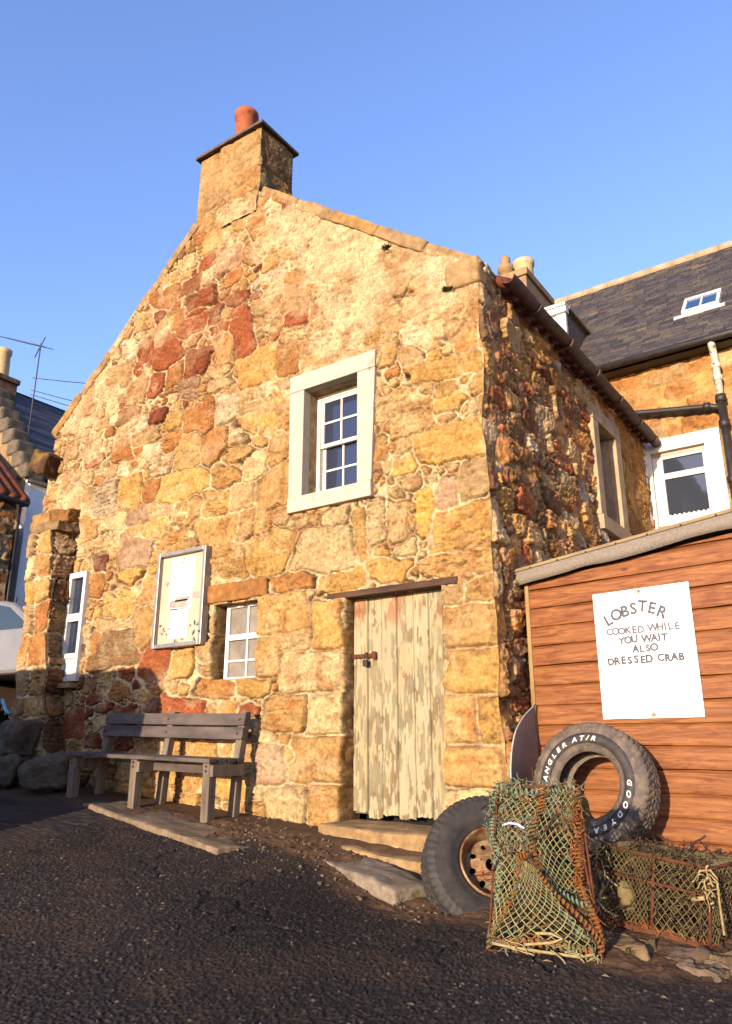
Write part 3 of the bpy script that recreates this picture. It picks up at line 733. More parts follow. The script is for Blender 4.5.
def side_colour(u, v, rng):
    return rng.choice(list('rRbbootbctcrg'))
def build_side():
    rng = np.random.default_rng(15)
    st = []
    z = -.4; k = 0
    while z < 4.9:                                   # quoins
        h = rng.uniform(.14, .24); st.append((.0, z + h, .26 if k % 2 else .16, h, rng.choice(list('tcbt')))); z += 2 * h + .01; k += 1
    st = fill_stones(st, -.1, 5.7, -.6, 5.1, [(.14, .26, .08, .15, 900), (.08, .15, .05, .1, 4000), (.04, .08, .03, .06, 5000)], side_colour, rng, tight=.85)
    us = axis([0, 3.02, 3.92, 5.62], .0125); vs = axis([-.6, 3.20, 4.58, 5.12], .0125)
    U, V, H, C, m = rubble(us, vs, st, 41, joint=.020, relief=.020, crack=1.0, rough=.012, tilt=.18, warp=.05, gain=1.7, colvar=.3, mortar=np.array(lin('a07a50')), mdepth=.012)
    calm = sstep(4.0, 4.5, U) * .55
    H = H * (1 - calm)
    H = H + (1 - calm) * (.05 * (fbm(U * 2.2, V * 3.0, 43, 4) - .5) + .020 * (fbm(U * 8, V * 12, 44, 5) - .5) + .014 * (fbm(U * 26, V * 12, 48, 3) - .5))
    sunlit_end = sstep(3.9, 4.4, U)[..., None]
    C = C * (1 - sunlit_end * .6) + np.array(lin('b9863f')) * sunlit_end * .6 * (.8 + .4 * fbm(U * 9, V * 9, 45, 3))[..., None]  # golden sunlight on the far end painted into the stone colour
    lich = sstep(.6, .7, fbm(U * 6, V * 6, 46, 4))[..., None]
    C = C * (1 - lich * .5) + np.array(lin('b58a3a')) * lich * .5
    dk = sstep(.55, .7, fbm(U * 2.5, V * 4, 47, 4))[..., None]
    C = C * (1 - dk * .45) + np.array(lin('4a2f22')) * dk * .45
    fade = sstep(0, .05, U)
    H = H * fade
    um = (us[:-1] + us[1:]) / 2; vm = (vs[:-1] + vs[1:]) / 2
    UM, VM = np.meshgrid(um, vm)
    keep = ~((UM > 3.02) & (UM < 3.92) & (VM > 3.20) & (VM < 4.58))
    fl = cornx(V) * sstep(.5, 0, U)
    P = np.stack([H + fl, U, V], -1)
    grid_mesh('side_wall', P, C, M['side_stone'], cottage, keep)
build_side()

# top of the gable: sloping skew stones, skewputts
def skews():
    k = 0
    for (x0, z0, x1, z1) in ((-6.86, 4.92, -4.06, 7.33), (0.0, 5.03, -2.93, 7.30)):
        L = math.hypot(x1 - x0, z1 - z0); n = 5; a = math.atan2(z1 - z0, x1 - x0)
        for i in range(n):
            t = (i + .5) / n; c = Vector((x0 + (x1 - x0) * t, .2, z0 + (z1 - z0) * t))
            nrm = Vector((-math.sin(a), 0, math.cos(a)));
            if nrm.z < 0: nrm = -nrm
            c += nrm * .01 + Vector((0, RNG.uniform(-.004, .012), 0))
            stone_block('skew_stone', c, (L / n - .004, .44, .14), Matrix.Rotation(-a, 3, 'Y'), random.choice('ttckt'), 30 + k, cottage, amp=.014, rnd=.2, cuts=12, freq=4)
            k += 1
    stone_block('skewputt', (-.16, .17, 5.0), (.36, .42, .3), None, 't', 60, cottage, amp=.012, rnd=.18, cuts=10)
    stone_block('corbel_stone', (-6.80, .0, 4.45), (.46, .46, .34), Matrix.Rotation(R(20), 3, 'Y'), tuple(PAL['b'] * .6), 61, cottage, amp=.05, rnd=.3, cuts=12, lichen=lin('8a7434'))
skews()
# mass of masonry behind the gable face (thickness) and the roof
mb = MB()
mb.prism([(-6.8, -.5), (-.05, -.5), (-.05, 4.9), (-2.95, 7.2), (-4.05, 7.2), (-6.8, 4.85)], .04, Matrix.Translation((0, .40, 0)))
mb.build('wall_core', M['dark_hole'], cottage)
mb = MB()
for sgn in (-1, 1):
    # tiled slope from eaves to ridge
    x0 = -3.43 + sgn * 3.40; z0 = 4.90; x1 = -3.43; z1 = 7.3
    mb.add([(x0, .42, z0), (x0, 5.62, z0), (x1, 5.62, z1), (x1, .42, z1), (x0, .42, z0 + .1), (x0, 5.62, z0 + .1), (x1, 5.62, z1 + .1), (x1, .42, z1 + .1)],
           [(0, 1, 2, 3), (4, 7, 6, 5), (0, 4, 5, 1), (3, 2, 6, 7), (0, 3, 7, 4), (1, 5, 6, 2)])
rf = mb.build('roof', M['pantile'], cottage)
mb = MB()
for i in range(24):
    y = .40 + i * .215
    pts = [(.13 if i == 0 else .10, y, 5.0), (-.45, y, 5.36)]
    mb.tube(pts, .06, 10)
mb.build('roof_tile_row', M['pantile'], rf)
# rear and left walls close the box
mb = MB(); mb.span((-6.85, .44, -.5), (-6.6, 5.6, 4.9)); mb.span((-6.6, 5.4, -.5), (0, 5.58, 4.9)); mb.build('rear_wall', M['harl'], cottage)

# chimney
def chimney():
    x0, x1, y0, y1, z0, z1 = -4.10, -2.97, -.005, .62, 7.05, 8.34
    us = np.linspace(0, 1, 60); P = []; C = []
    per = []
    for (ax, ay, bx, by, n) in ((x0, y1, x0, y0, 30), (x0, y0, x1, y0, 70), (x1, y0, x1, y1, 40), (x1, y1, x0, y1, 30)):
        for i in range(n): per.append((ax + (bx - ax) * i / n, ay + (by - ay) * i / n, (ax + bx) / 2, (ay + by) / 2))
    per.append(per[0])
    per = np.array(per); n = len(per)
    s = np.concatenate([[0], np.cumsum(np.hypot(*np.diff(per[:, :2], axis=0).T))])
    zs = np.linspace(z0, z1, 90)
    S, Z = np.meshgrid(s, zs)
    rng = np.random.default_rng(3)
    st = fill_stones([], 0, s[-1], z0, z1, [(.22, .4, .14, .24, 300), (.1, .2, .07, .12, 1500)], lambda u, v, r: r.choice(list('ctck')), rng)
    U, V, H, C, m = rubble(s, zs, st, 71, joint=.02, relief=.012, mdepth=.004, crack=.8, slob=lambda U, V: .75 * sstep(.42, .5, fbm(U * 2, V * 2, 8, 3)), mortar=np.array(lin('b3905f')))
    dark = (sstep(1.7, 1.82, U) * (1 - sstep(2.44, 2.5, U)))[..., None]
    C = C * (1 - .35 * dark)  # right-hand face darkened in the colour, standing in for its shade
    nx = per[:, 0] - (x0 + x1) / 2; ny = per[:, 1] - (y0 + y1) / 2
    nrm = np.stack([np.where(np.abs(per[:, 2] - (x0 + x1) / 2) > .1, np.sign(nx), 0), np.where(np.abs(per[:, 3] - (y0 + y1) / 2) > .1, np.sign(ny), 0)], -1)
    H = H * .8
    H[:, [0, 30, 100, 140, -1]] = 0
    step = .014 * sstep(7.78, 7.70, V) - .05 * sstep(7.45, 7.15, V)
    P = np.stack([per[None, :, 0] + nrm[None, :, 0] * (H + step), per[None, :, 1] + nrm[None, :, 1] * (H + step * .3), Z], -1)
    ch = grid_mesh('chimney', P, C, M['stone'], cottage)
    mb = MB()
    mb.box(((x0 + x1) / 2, (y0 + y1) / 2, z1 + .035), (x1 - x0 + .12, y1 - y0 + .12, .045), Matrix.Rotation(R(1.2), 3, 'Y'))
    mb.box(((x0 + x1) / 2 + .05, (y0 + y1) / 2, z1 + .075), (x1 - x0 - .1, y1 - y0, .04))
    mb.build('chimney_cap', M['lead'], ch, bevel=.01)
    mb = MB(); T = Matrix.Translation((-3.64, .36, z1 + .06))
    mb.lathe([(.165, 0), (.15, .06), (.145, .70), (.165, .715), (.172, .76), (.168, .79), (.128, .79), (.12, .7), (.12, .1)], 32, T)
    mb.build('chimney_pot', M['terracotta'], ch)
chimney()

# broken stub of wall at the left corner
def stub():
    zs = np.arange(-.4, 3.32, .014)
    s = np.arange(0, 1.30, .013)
    S, Z = np.meshgrid(s, zs)
    rng = np.random.default_rng(9)
    st = []; z = -.3; k = 0
    while z < 3.2:
        h = rng.uniform(.13, .22)
        st.append((.40, z + h, .18, h * .95, rng.choice(list('ckyt')))); st.append((.78, z + h, .2 if k % 2 else .16, h * .95, rng.choice(list('coyct'))))
        st.append((1.1, z + h, .14, h * .9, rng.choice(list('bobt')))); z += 2 * h; k += 1
    st = fill_stones(st, 0, 1.3, -.4, 3.3, [(.08, .16, .06, .12, 900), (.04, .08, .03, .06, 900)], lambda u, v, r: r.choice(list('cctyor')), rng)
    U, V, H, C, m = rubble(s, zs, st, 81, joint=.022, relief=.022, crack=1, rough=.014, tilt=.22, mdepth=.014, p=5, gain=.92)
    xl = -6.56 + .09 * (2.6 - np.clip(Z, 1.0, 3.2)) + .20 * (fbm(Z * 2.4, Z * 0, 82, 2) - .5)
    xr = -6.08 + .165 * (3.1 - np.clip(Z, .6, 3.2)) + .14 * (fbm(Z * 2.1, Z * 0 + 4, 83, 2) - .5)
    yf = -.33 - .05 * sstep(1.5, .2, Z)
    xb = -6.02 + .02 * (3.1 - Z)
    P = np.zeros(S.shape + (3,)); nrm = np.zeros_like(P)
    a = np.clip(S / .36, 0, 1)[..., None]; b = np.clip((S - .36) / .58, 0, 1)[..., None]; c = np.clip((S - .94) / .35, 0, 1)[..., None]
    p0 = np.stack([xl - .05, 0 * Z + .05, Z], -1); p1 = np.stack([xl, yf, Z], -1); p2 = np.stack([xr, yf, Z], -1); p3 = np.stack([np.maximum(xb, xr - .12), 0 * Z + .06, Z], -1)
    P = np.where(S[..., None] < .36, p0 + (p1 - p0) * a, np.where(S[..., None] < .94, p1 + (p2 - p1) * b, p2 + (p3 - p2) * c))
    t1 = sstep(.26, .46, S); t2 = sstep(.84, 1.04, S)
    nx = -(1 - t1) + t2 * .95; ny = -(t1 * (1 - t2 * .8))
    P[..., 0] += nx * H; P[..., 1] += ny * H
    grid_mesh('wall_stub', P, C, M['stone'], cottage)
    stone_block('stub_capping', (-6.24, -.13, 3.36), (.56, .42, .13), Matrix.Rotation(R(-2), 3, 'Y') @ Matrix.Rotation(R(4), 3, 'Z'), tuple(PAL['t'] * .75), 84, cottage, amp=.03, rnd=.14, cuts=14, freq=6)
    stone_block('stub_capping', (-6.22, -.02, 3.56), (.50, .34, .20), Matrix.Rotation(R(6), 3, 'Y'), tuple(PAL['o'] * .8), 85, cottage, amp=.035, rnd=.15, cuts=14, freq=6)
    stone_block('stub_capping', (-6.62, .02, 3.55), (.5, .4, .3), None, 'c', 86, cottage, amp=.035, rnd=.2, cuts=14, freq=6)
stub()

# upper sash window in its painted stone margin
def sash_window():
    y = -.035
    def q(x, z): return (x, z)
    outer = [(-2.285, 2.925), (-1.215, 2.925), (-1.165, 4.494), (-2.305, 4.494)]
    a, b, c, d = -2.10, -1.392, 3.09, 4.30
    w = empty('sash_window'); w.parent = cottage
    mb = MB()
    # four margin stones, butted
    D = .12; y0 = -.05
    mb.prism([(-2.285, 2.925), (-1.215, 2.925), (-1.22, c), (-2.28, c)], D, Matrix.Translation((0, y0 - .012, 0)))
    mb.prism([(-2.302, d), (-1.172, d), (-1.165, 4.494), (-2.305, 4.494)], D, Matrix.Translation((0, y0, 0)))
    mb.prism([(-2.28, c + .002), (a, c + .002), (a, d - .002), (-2.302, d - .002)], D, Matrix.Translation((0, y0 + .003, 0)))
    mb.prism([(b, c + .002), (-1.22, c + .002), (-1.172, d - .002), (b, d - .002)], D, Matrix.Translation((0, y0 + .002, 0)))
    mb.build('stone_margin', M['margin'], w, bevel=.008)
    mb = MB()
    mb.span((a - .04, .07, c - .03), (a, .27, d + .03)); mb.span((-1.225, .072, c - .03), (-1.20, .27, d + .03))
    mb.span((a, .072, d), (-1.226, .27, d + .04)); mb.span((a, .072, c - .04), (-1.226, .27, c))
    rv = mb.build('window_reveal', M['reveal'], w)
    # frame and sashes
    fy = .19; b = -1.23
    mb = MB()
    mb.span((a, fy, c), (a + .045, fy + .09, d)); mb.span((b - .045, fy, c), (b, fy + .09, d))
    mb.span((a + .045, fy, d - .05), (b - .045, fy + .09, d)); mb.span((a + .045, fy, c), (b - .045, fy + .09, c + .03))
    mb.build('window_frame', M['white_paint'], w, bevel=.004)
    mid = 3.70
    def sash(x0, x1, z0, z1, y, name):
        s = MB(); t = .042
        s.span((x0, y, z0), (x0 + t, y + .035, z1)); s.span((x1 - t, y, z0), (x1, y + .035, z1))
        s.span((x0 + t, y, z0), (x1 - t, y + .035, z0 + t)); s.span((x0 + t, y, z1 - t), (x1 - t, y + .035, z1))
        n = 3
        for i in range(1, n):
            xx = x0 + t + (x1 - x0 - 2 * t) * i / n
            s.span((xx - .011, y + .004, z0 + t), (xx + .011, y + .03, z1 - t))
        zz = (z0 + z1) / 2
        for i in range(n):
            xa = x0 + t + (x1 - x0 - 2 * t) * i / n + (.011 if i else 0); xb = x0 + t + (x1 - x0 - 2 * t) * (i + 1) / n - (.011 if i < n - 1 else 0)
            s.span((xa, y + .004, zz - .011), (xb, y + .03, zz + .011))
        o = s.build(name, M['white_paint'], w)
        g = MB(); g.span((x0 + t * .5, y + .016, z0 + t * .5), (x1 - t * .5, y + .020, z1 - t * .5)); g.build('glass_pane', M['glass'], w)
    sash(a + .048, b - .048, mid - .02, d - .052, fy + .012, 'sash')
    sash(a + .048, b - .048, c + .032, mid + .03, fy + .052, 'sash')
    mb = MB(); mb.span((a + .03, fy + .10, c), (b - .03, fy + .11, d)); mb.build('dark_interior', M['dark_hole'], w)
sash_window()

def small_window():
    w = empty('casement_window'); w.parent = cottage
    a, b, c, d = -3.27, -2.66, 1.26, 2.10
    y = .13; mb = MB(); t = .05
    mb.span((a, y, c), (a + t, y + .06, d)); mb.span((b - t, y, c), (b, y + .06, d)); mb.span((a + t, y, c), (b - t, y + .06, c + t)); mb.span((a + t, y, d - t), (b - t, y + .06, d))
    mb.span((a + t, y - .008, 1.70), (b - t, y + .05, 1.76))                                   # meeting rail
    mb.span((a + t, y + .006, 1.47), (b - t, y + .045, 1.492))
    mb.span((-2.965, y + .007, c + t), (-2.942, y + .044, 1.70)); mb.span((-2.965, y + .007, 1.76), (-2.942, y + .044, d - t))
    mb.build('window_frame', M['bright_paint'], w, bevel=.004)
    mb = MB(); mb.span((a + .02, y + .03, c + .02), (b - .02, y + .034, d - .02)); mb.build('glass_pane', M['glass_dusty'], w)
small_window()

stone_block('lintel_stone', (-2.97, .10, 2.195), (.86, .30, .20), None, 'o', 89, cottage, amp=.010, rnd=.15, cuts=16, freq=6)

def slit_window():
    w = empty('narrow_window'); w.parent = cottage
    a, b, c, d = -5.985, -5.63, 1.375, 2.755
    y = -.06; mb = MB(); t = .055
    mb.span((a, y, c), (a + t, y + .14, d)); mb.span((b - t, y, c), (b, y + .14, d)); mb.span((a + t, y, c), (b - t, y + .14, c + t)); mb.span((a + t, y, d - t - .02), (b - t, y + .14, d))
    for (z0, z1) in ((2.12, 2.22), (1.66, 1.72)): mb.span((a + t, y + .006, z0), (b - t, y + .12, z1))
    mb.build('window_frame', M['white_paint'], w, bevel=.005)
    mb = MB(); mb.span((a + .02, y + .06, 1.69), (b - .02, y + .066, d - .03)); mb.build('glass_pane', M['glass'], w)
    mb = MB(); mb.span((a + t, y + .03, c + t), (b - t, y + .05, 1.66)); mb.build('lower_panel', M['white_paint'], w)
    stone_block('window_sill', (-5.80, -.06, 1.32), (.34, .16, .07), None, 't', 88, w, amp=.006, rnd=.4, cuts=6)
slit_window()

def side_window():
    w = empty('side_window'); w.parent = cottage
    a, b, c, d = 2.93, 4.02, 3.08, 4.72
    x0, x1 = -.05, .06; i0, i1, j0, j1 = 3.13, 3.80, 3.26, 4.52
    mb = MB()
    mb.span((x0, a, c), (x1 + .02, b, j0)); mb.span((x0, a, j1), (x1, b, d)); mb.span((x0, a, j0 + .002), (x1 - .003, i0, j1 - .002)); mb.span((x0, i1, j0 + .002), (x1 - .002, b, j1 - .002))
    mb.build('stone_margin', M['margin_side'], w, bevel=.008)
    mb = MB()
    mb.span((-.30, i0 - .04, j0 - .03), (x0, i0, j1 + .03)); mb.span((-.30, i1, j0 - .03), (x0, i1 + .04, j1 + .03)); mb.span((-.30, i0, j1), (x0, i1, j1 + .04)); mb.span((-.30, i0, j0 - .04), (x0, i1, j0))
    mb.build('window_reveal', M['margin_side'], w)
    mb = MB(); mb.span((-.26, i0, j0), (-.22, i1, j1)); mb.build('boarded_pane', M['chim_render'], w)
side_window()

# plank door with flaking cream paint
def door():
    x0, x1, z0, z1 = -1.555, -.47, -.02, 2.03
    us = np.arange(x0, x1, .0055); vs = np.arange(z0, z1, .0075)
    U, V = np.meshgrid(us, vs)
    edges = np.array([x0 - .01, -1.40, -1.245, -1.075, -.895, -.73, -.585, x1 + .01])
    pi = np.searchsorted(edges, U) - 1
    dl = np.minimum(U - edges[pi], edges[np.clip(pi + 1, 0, len(edges) - 1)] - U)
    groove = 1 - sstep(.001, .009, dl)
    # beading inside the planks
    bead = (1 - sstep(.0, .004, np.abs(dl - .03))) * .5
    hz = _hash(pi.astype(np.int64), pi.astype(np.int64) * 0, 5)
    s = fbm(U * 46, V * 7 + hz * 20, 51, 5); s2 = fbm(U * 18, V * 7, 52, 4)
    low = .45 + .55 * np.exp(-((V - .75) / .55) ** 2) + .25 * sstep(.3, 0, V)
    low = low - .30 * sstep(1.3, 1.75, V)
    peel = sstep(.555, .585, .55 * s + .45 * s2 + .10 * low - .02)
    H = .012 * (hz - .5) - .012 * groove - .004 * bead + .0022 * (1 - peel) + .003 * (fbm(U * 90, V * 5, 53, 3) - .5)
    paint = np.array(lin('c9b891')) * (.88 + .24 * fbm(U * 8, V * 2, 54, 4))[..., None]
    yel = sstep(.5, .65, fbm(U * 5, V * 3, 57, 3))[..., None]
    paint = paint * (1 - yel * .4) + np.array(lin('bfa472')) * yel * .4
    wood = np.array(lin('a09270')) * (.7 + .6 * s)[..., None]
    gr = sstep(.5, .62, fbm(U * 6, V * 3, 55, 3))[..., None]
    wood = wood * (1 - gr * .35) + np.array(lin('8c8a68')) * gr * .35
    br = sstep(.5, .65, fbm(U * 9, V * 5, 58, 3))[..., None]
    wood = wood * (1 - br * .5) + np.array(lin('8a6540')) * br * .5
    C = paint * (1 - peel)[..., None] + wood * peel[..., None]
    red = (sstep(.57, .66, fbm(U * 11, V * 4.5, 56, 3)) * sstep(1.62, 1.8, V))[..., None]
    C = C * (1 - red * .6) + np.array(lin('b5643a')) * red * .6
    C = C * (1 - .55 * groove)[..., None]
    bot = z0 + .02 + .05 * hz + .03 * (fbm(U * 25, U * 0, 59, 3) - .2)
    Vc = np.maximum(V, bot)
    keep = V[1:, 1:] > bot[1:, 1:]
    P = np.stack([U, .155 - H, Vc], -1)
    d = grid_mesh('plank_door', P, C * .62, M['door'], cottage, keep, smooth=True)
    mb = MB(); mb.span((x0, .18, z0 + .06), (x1, .20, z1)); mb.build('door_back', M['bench_leg'], d)
    mb = MB()
    mb.span((-1.56, .125, 1.405), (-1.30, .135, 1.445)); mb.span((-1.33, .122, 1.39), (-1.29, .132, 1.46))
    mb.span((-1.40, .108, 1.415), (-1.385, .135, 1.455))
    mb.build('hasp', M['rust'], d, bevel=.003)
    mb = MB()
    mb.tube([(-1.408, .105, 1.385), (-1.408, .105, 1.425), (-1.402, .105, 1.44), (-1.385, .105, 1.44), (-1.378, .105, 1.425), (-1.378, .105, 1.385)], .0045, 6)
    mb.box((-1.393, .103, 1.355), (.05, .024, .06))
    mb.build('padlock', M['black_iron'], d, bevel=.005)
    mb = MB(); mb.span((-1.78, -.004, 1.972), (-.34, .30, 2.036)); mb.build('timber_lintel', mat_noise('dark_lintel_timber', '33231a', '573c2a', 8, .85, stretch=(.3, 1, 1), bstr=.5), cottage, bevel=.01)
    mb = MB(); mb.span((-1.6, .36, -.1), (-.4, .38, 2.1)); mb.build('door_void', M['dark_hole'], cottage)
door()

# gutter along the side eaves
def gutter():
    g = MB(); x = .17; r = .075
    prof = [(r * math.cos(t), r * math.sin(t)) for t in np.linspace(math.pi, 2 * math.pi, 10)] + [((r - .008) * math.cos(t), (r - .008) * math.sin(t)) for t in np.linspace(2 * math.pi, math.pi, 10)]
    y0, y1 = .30, 5.72
    vs = []; n = len(prof); K = 24
    for k in range(K + 1):
        y = y0 + (y1 - y0) * k / K; dz = .012 * math.sin(k * 1.3)
        for p in prof: vs.append((x + p[0], y, 5.02 + p[1] + dz))
    fs = [(k * n + i, k * n + (i + 1) % n, (k + 1) * n + (i + 1) % n, (k + 1) * n + i) for k in range(K) for i in range(n)]
    fs += [tuple(range(n)), tuple(K * n + i for i in range(n))]
    g.add(vs, fs, False)
    gu = g.build('gutter', M['iron_gutter'], cottage)
    for y in (.95, 1.85, 2.75, 3.65, 4.55, 5.3):
        m_ = MB(); m_.tube([(x + (r + .012) * math.cos(t), y, 5.02 + (r + .012) * math.sin(t)) for t in np.linspace(math.pi, 2 * math.pi, 9)], .012, 6)
        m_.span((.0, y - .012, 4.97), (x - .07, y + .012, 4.99)); m_.build('gutter_bracket', M['iron_gutter'], gu)
gutter()
# tufts growing in the gable joints
def tuft(c, n, r, up, name, mat, parent=None):
    mb = MB()
    for i in range(n):
        a = random.uniform(0, 2 * math.pi); l = r * random.uniform(.5, 1.1)
        d = Vector((math.cos(a) * .9, -abs(math.sin(a)) * .8, random.uniform(-.2, 1) * up)).normalized()
        p = Vector(c) + Vector((random.uniform(-.3, .3), random.uniform(-.2, .1), random.uniform(-.2, .2))) * r
        s = Vector((-d.y, d.x, .2)).normalized() * l * .14
        e = p + d * l
        mb.add([p - s * .4, p + d * l * .5 - s, e, p + d * l * .5 + s, ], [(0, 1, 2, 3)])
    return mb.build(name, mat, parent, fix=False)
# ----------------------------------------------------------------- bench
def bench():
    root = empty('garden_bench', (-3.62, -.42, 0))
    tag(root, 'weathered grey slatted timber bench with missing slats against the cottage wall', 'bench')
    xs = (-1.02, -.02, 1.0)
    zb = [zgs(-3.62 + x, -.42) for x in xs]
    tilt = math.atan2(zb[2] - zb[0], xs[2] - xs[0])
    def zt(x): return zb[1] + (x + .02) * math.tan(tilt) * .35 - .0
    sz = .47
    for i, x in enumerate(xs):
        g = zb[i] - .06
        mb = MB(); top = zt(x) + sz - .035
        mb.span((x - .045, -.24, g), (x + .045, -.15, top)); mb.build('leg', M['bench_leg'], root, bevel=.006)
        mb = MB(); b0 = Vector((x, .13, g)); b1 = Vector((x, .17, zt(x) + .47)); b2 = Vector((x, .24, zt(x) + .90))
        w = .04
        vs = []
        for p in (b0, b1, b2):
            vs += [p + Vector((-w, -w, 0)), p + Vector((w, -w, 0)), p + Vector((w, w, 0)), p + Vector((-w, w, 0))]
        fs = [(0, 3, 2, 1), (8, 9, 10, 11)]
        for k in (0, 4):
            for j in range(4): fs.append((k + j, k + (j + 1) % 4, k + 4 + (j + 1) % 4, k + 4 + j))
        mb.add(vs, fs); mb.build('back_post', M['bench_leg'], root, bevel=.006)
        mb = MB(); mb.span((x + .046, -.24, top - .12), (x + .085, .16, top - .02)); mb.build('cross_rail', M['bench_leg'], root, bevel=.005)
        for (yy, zz) in ((-.246, top - .07), (-.246, top - .03)):
            mb = MB(); mb.lathe([(0, 0), (.010, 0), (.010, .006), (0, .008)], 10, Matrix.Translation((x + .0, yy, zz)) @ Matrix.Rotation(R(90), 4, 'X')); mb.build('bolt', M['rust'], root)
    def plank(name, y0, y1, z, th, x0=-1.09, x1=1.08, tl=0.0):
        mb = MB()
        n = 14
        for k in range(1): pass
        c = ((x0 + x1) / 2, (y0 + y1) / 2, z + (zt(0) ))
        rot = Matrix.Rotation(-math.atan(math.tan(tilt) * .35), 3, 'Y') @ Matrix.Rotation(tl, 3, 'X')
        mb.box(c, (x1 - x0, y1 - y0, th), rot)
        return mb.build(name, M['bench_wood'], root, bevel=.006)
    for (a, b) in ((-.285, -.185), (-.165, -.065), (-.045, .055), (.075, .13)):
        plank('seat_slat', a, b, sz - .015, .036)
    plank('apron_rail', -.06, -.03, sz - .11, .085, -.02, 1.0)
    # two back slats follow the rake of the posts
    for (zc, yc) in ((.825, .178), (.695, .155)):
        mb = MB(); rot = Matrix.Rotation(-math.atan(math.tan(tilt) * .35), 3, 'Y') @ Matrix.Rotation(R(-9), 3, 'X')
        mb.box((.0, yc, zc + zt(0)), (2.13, .034, .115), rot)
        s = mb.build('back_slat', M['bench_wood'], root, bevel=.006)
        for x in xs:
            for dz in (0,):
                mb = MB(); mb.lathe([(0, 0), (.013, 0), (.013, .006), (0, .009)], 10, Matrix.Translation((x, yc - .018, zc + dz + zt(x))) @ Matrix.Rotation(R(90 - 9), 4, 'X')); mb.build('bolt', M['rust'], s)
bench()

# concrete edging below the bench, doorstep stones
def slab():
    o = stone_block('concrete_edging', (-2.92, -.86, -.058), (2.5, .46, .09), Matrix.Rotation(R(-11.5), 3, 'Z') @ Matrix.Rotation(R(4.6), 3, 'Y'), tuple(lin('917c62')), 101, None, amp=.02, rnd=.5, cuts=24, freq=3)
    tag(o, 'worn strip of pale concrete edging on the ground in front of the bench', 'edging')
slab()
o = stone_block('door_step', (-.94, -.06, -.092), (1.20, .64, .13), Matrix.Rotation(R(2), 3, 'Y'), 't', 102, None, amp=.018, rnd=.35, cuts=16, freq=3)
tag(o, 'worn sandstone doorstep directly beneath the peeling plank door', 'step')
o = stone_block('door_step', (-.72, -.40, -.23), (.86, .42, .14), Matrix.Rotation(R(-4), 3, 'Z') @ Matrix.Rotation(R(3), 3, 'Y'), 't', 103, None, amp=.02, rnd=.35, cuts=16, freq=3)
tag(o, 'lower broken sandstone step between the doorstep and the long flat slab', 'step')
o = stone_block('flat_slab', (-.66, -.86, -.272), (1.12, .40, .10), Matrix.Rotation(R(-21), 3, 'Z') @ Matrix.Rotation(R(4), 3, 'Y'), 'g', 104, None, amp=.022, rnd=.4, cuts=18, freq=3)
tag(o, 'long flat grey stone slab lying on the tarmac in front of the doorstep', 'stone')

# boulders at the left corner
for i, (c, d, col, lab) in enumerate((
        ((-5.80, -.62, .70), (.50, .42, .46), 'g', 'grey upright boulder standing on the flat stones at the left corner'),
        ((-5.90, -.70, .34), (.62, .5, .30), 'g', 'low grey boulder under the upright boulder at the left edge'),
        ((-5.12, -.64, .33), (.56, .46, .36), 'g', 'rounded grey boulder beside the left end of the bench'),
        ((-6.55, -.75, .42), (.6, .5, .34), 'g', 'half hidden grey boulder furthest left at the wall foot'))):
    o = stone_block('boulder', c, tuple(q * .9 for q in d), R(i * 23), tuple(PAL[col] * .42), 120 + i, None, amp=.06, rnd=.45, cuts=26, freq=3.6)
    tag(o, lab, 'boulder', 'boulders at the left corner of the cottage')

# kerb stones below the creels
for i, (c, d, rz, col, lab) in enumerate((
        ((1.26, -1.33, -.395), (.36, .20, .11), -8, 'c', 'pale kerb stone under the left half of the long lobster creel'),
        ((1.52, -1.32, -.42), (.30, .16, .08), -16, 'b', 'dark low kerb stone between the two pale ones below the long creel'),
        ((1.70, -1.44, -.43), (.24, .16, .09), -22, 'p', 'pinkish kerb stone under the right end of the long lobster creel'),
        ((1.88, -1.28, -.40), (.34, .30, .12), -40, 'c', 'tilted kerb stone at the right edge beside the long creel'))):
    o = stone_block('kerb_stone', c, d, R(rz), tuple((PAL[col] * .5 + PAL['g'] * .5) * .62), 140 + i, None, amp=.035, rnd=.25, cuts=16, freq=7)
    tag(o, lab, 'stone', 'kerb stones along the foot of the shed')

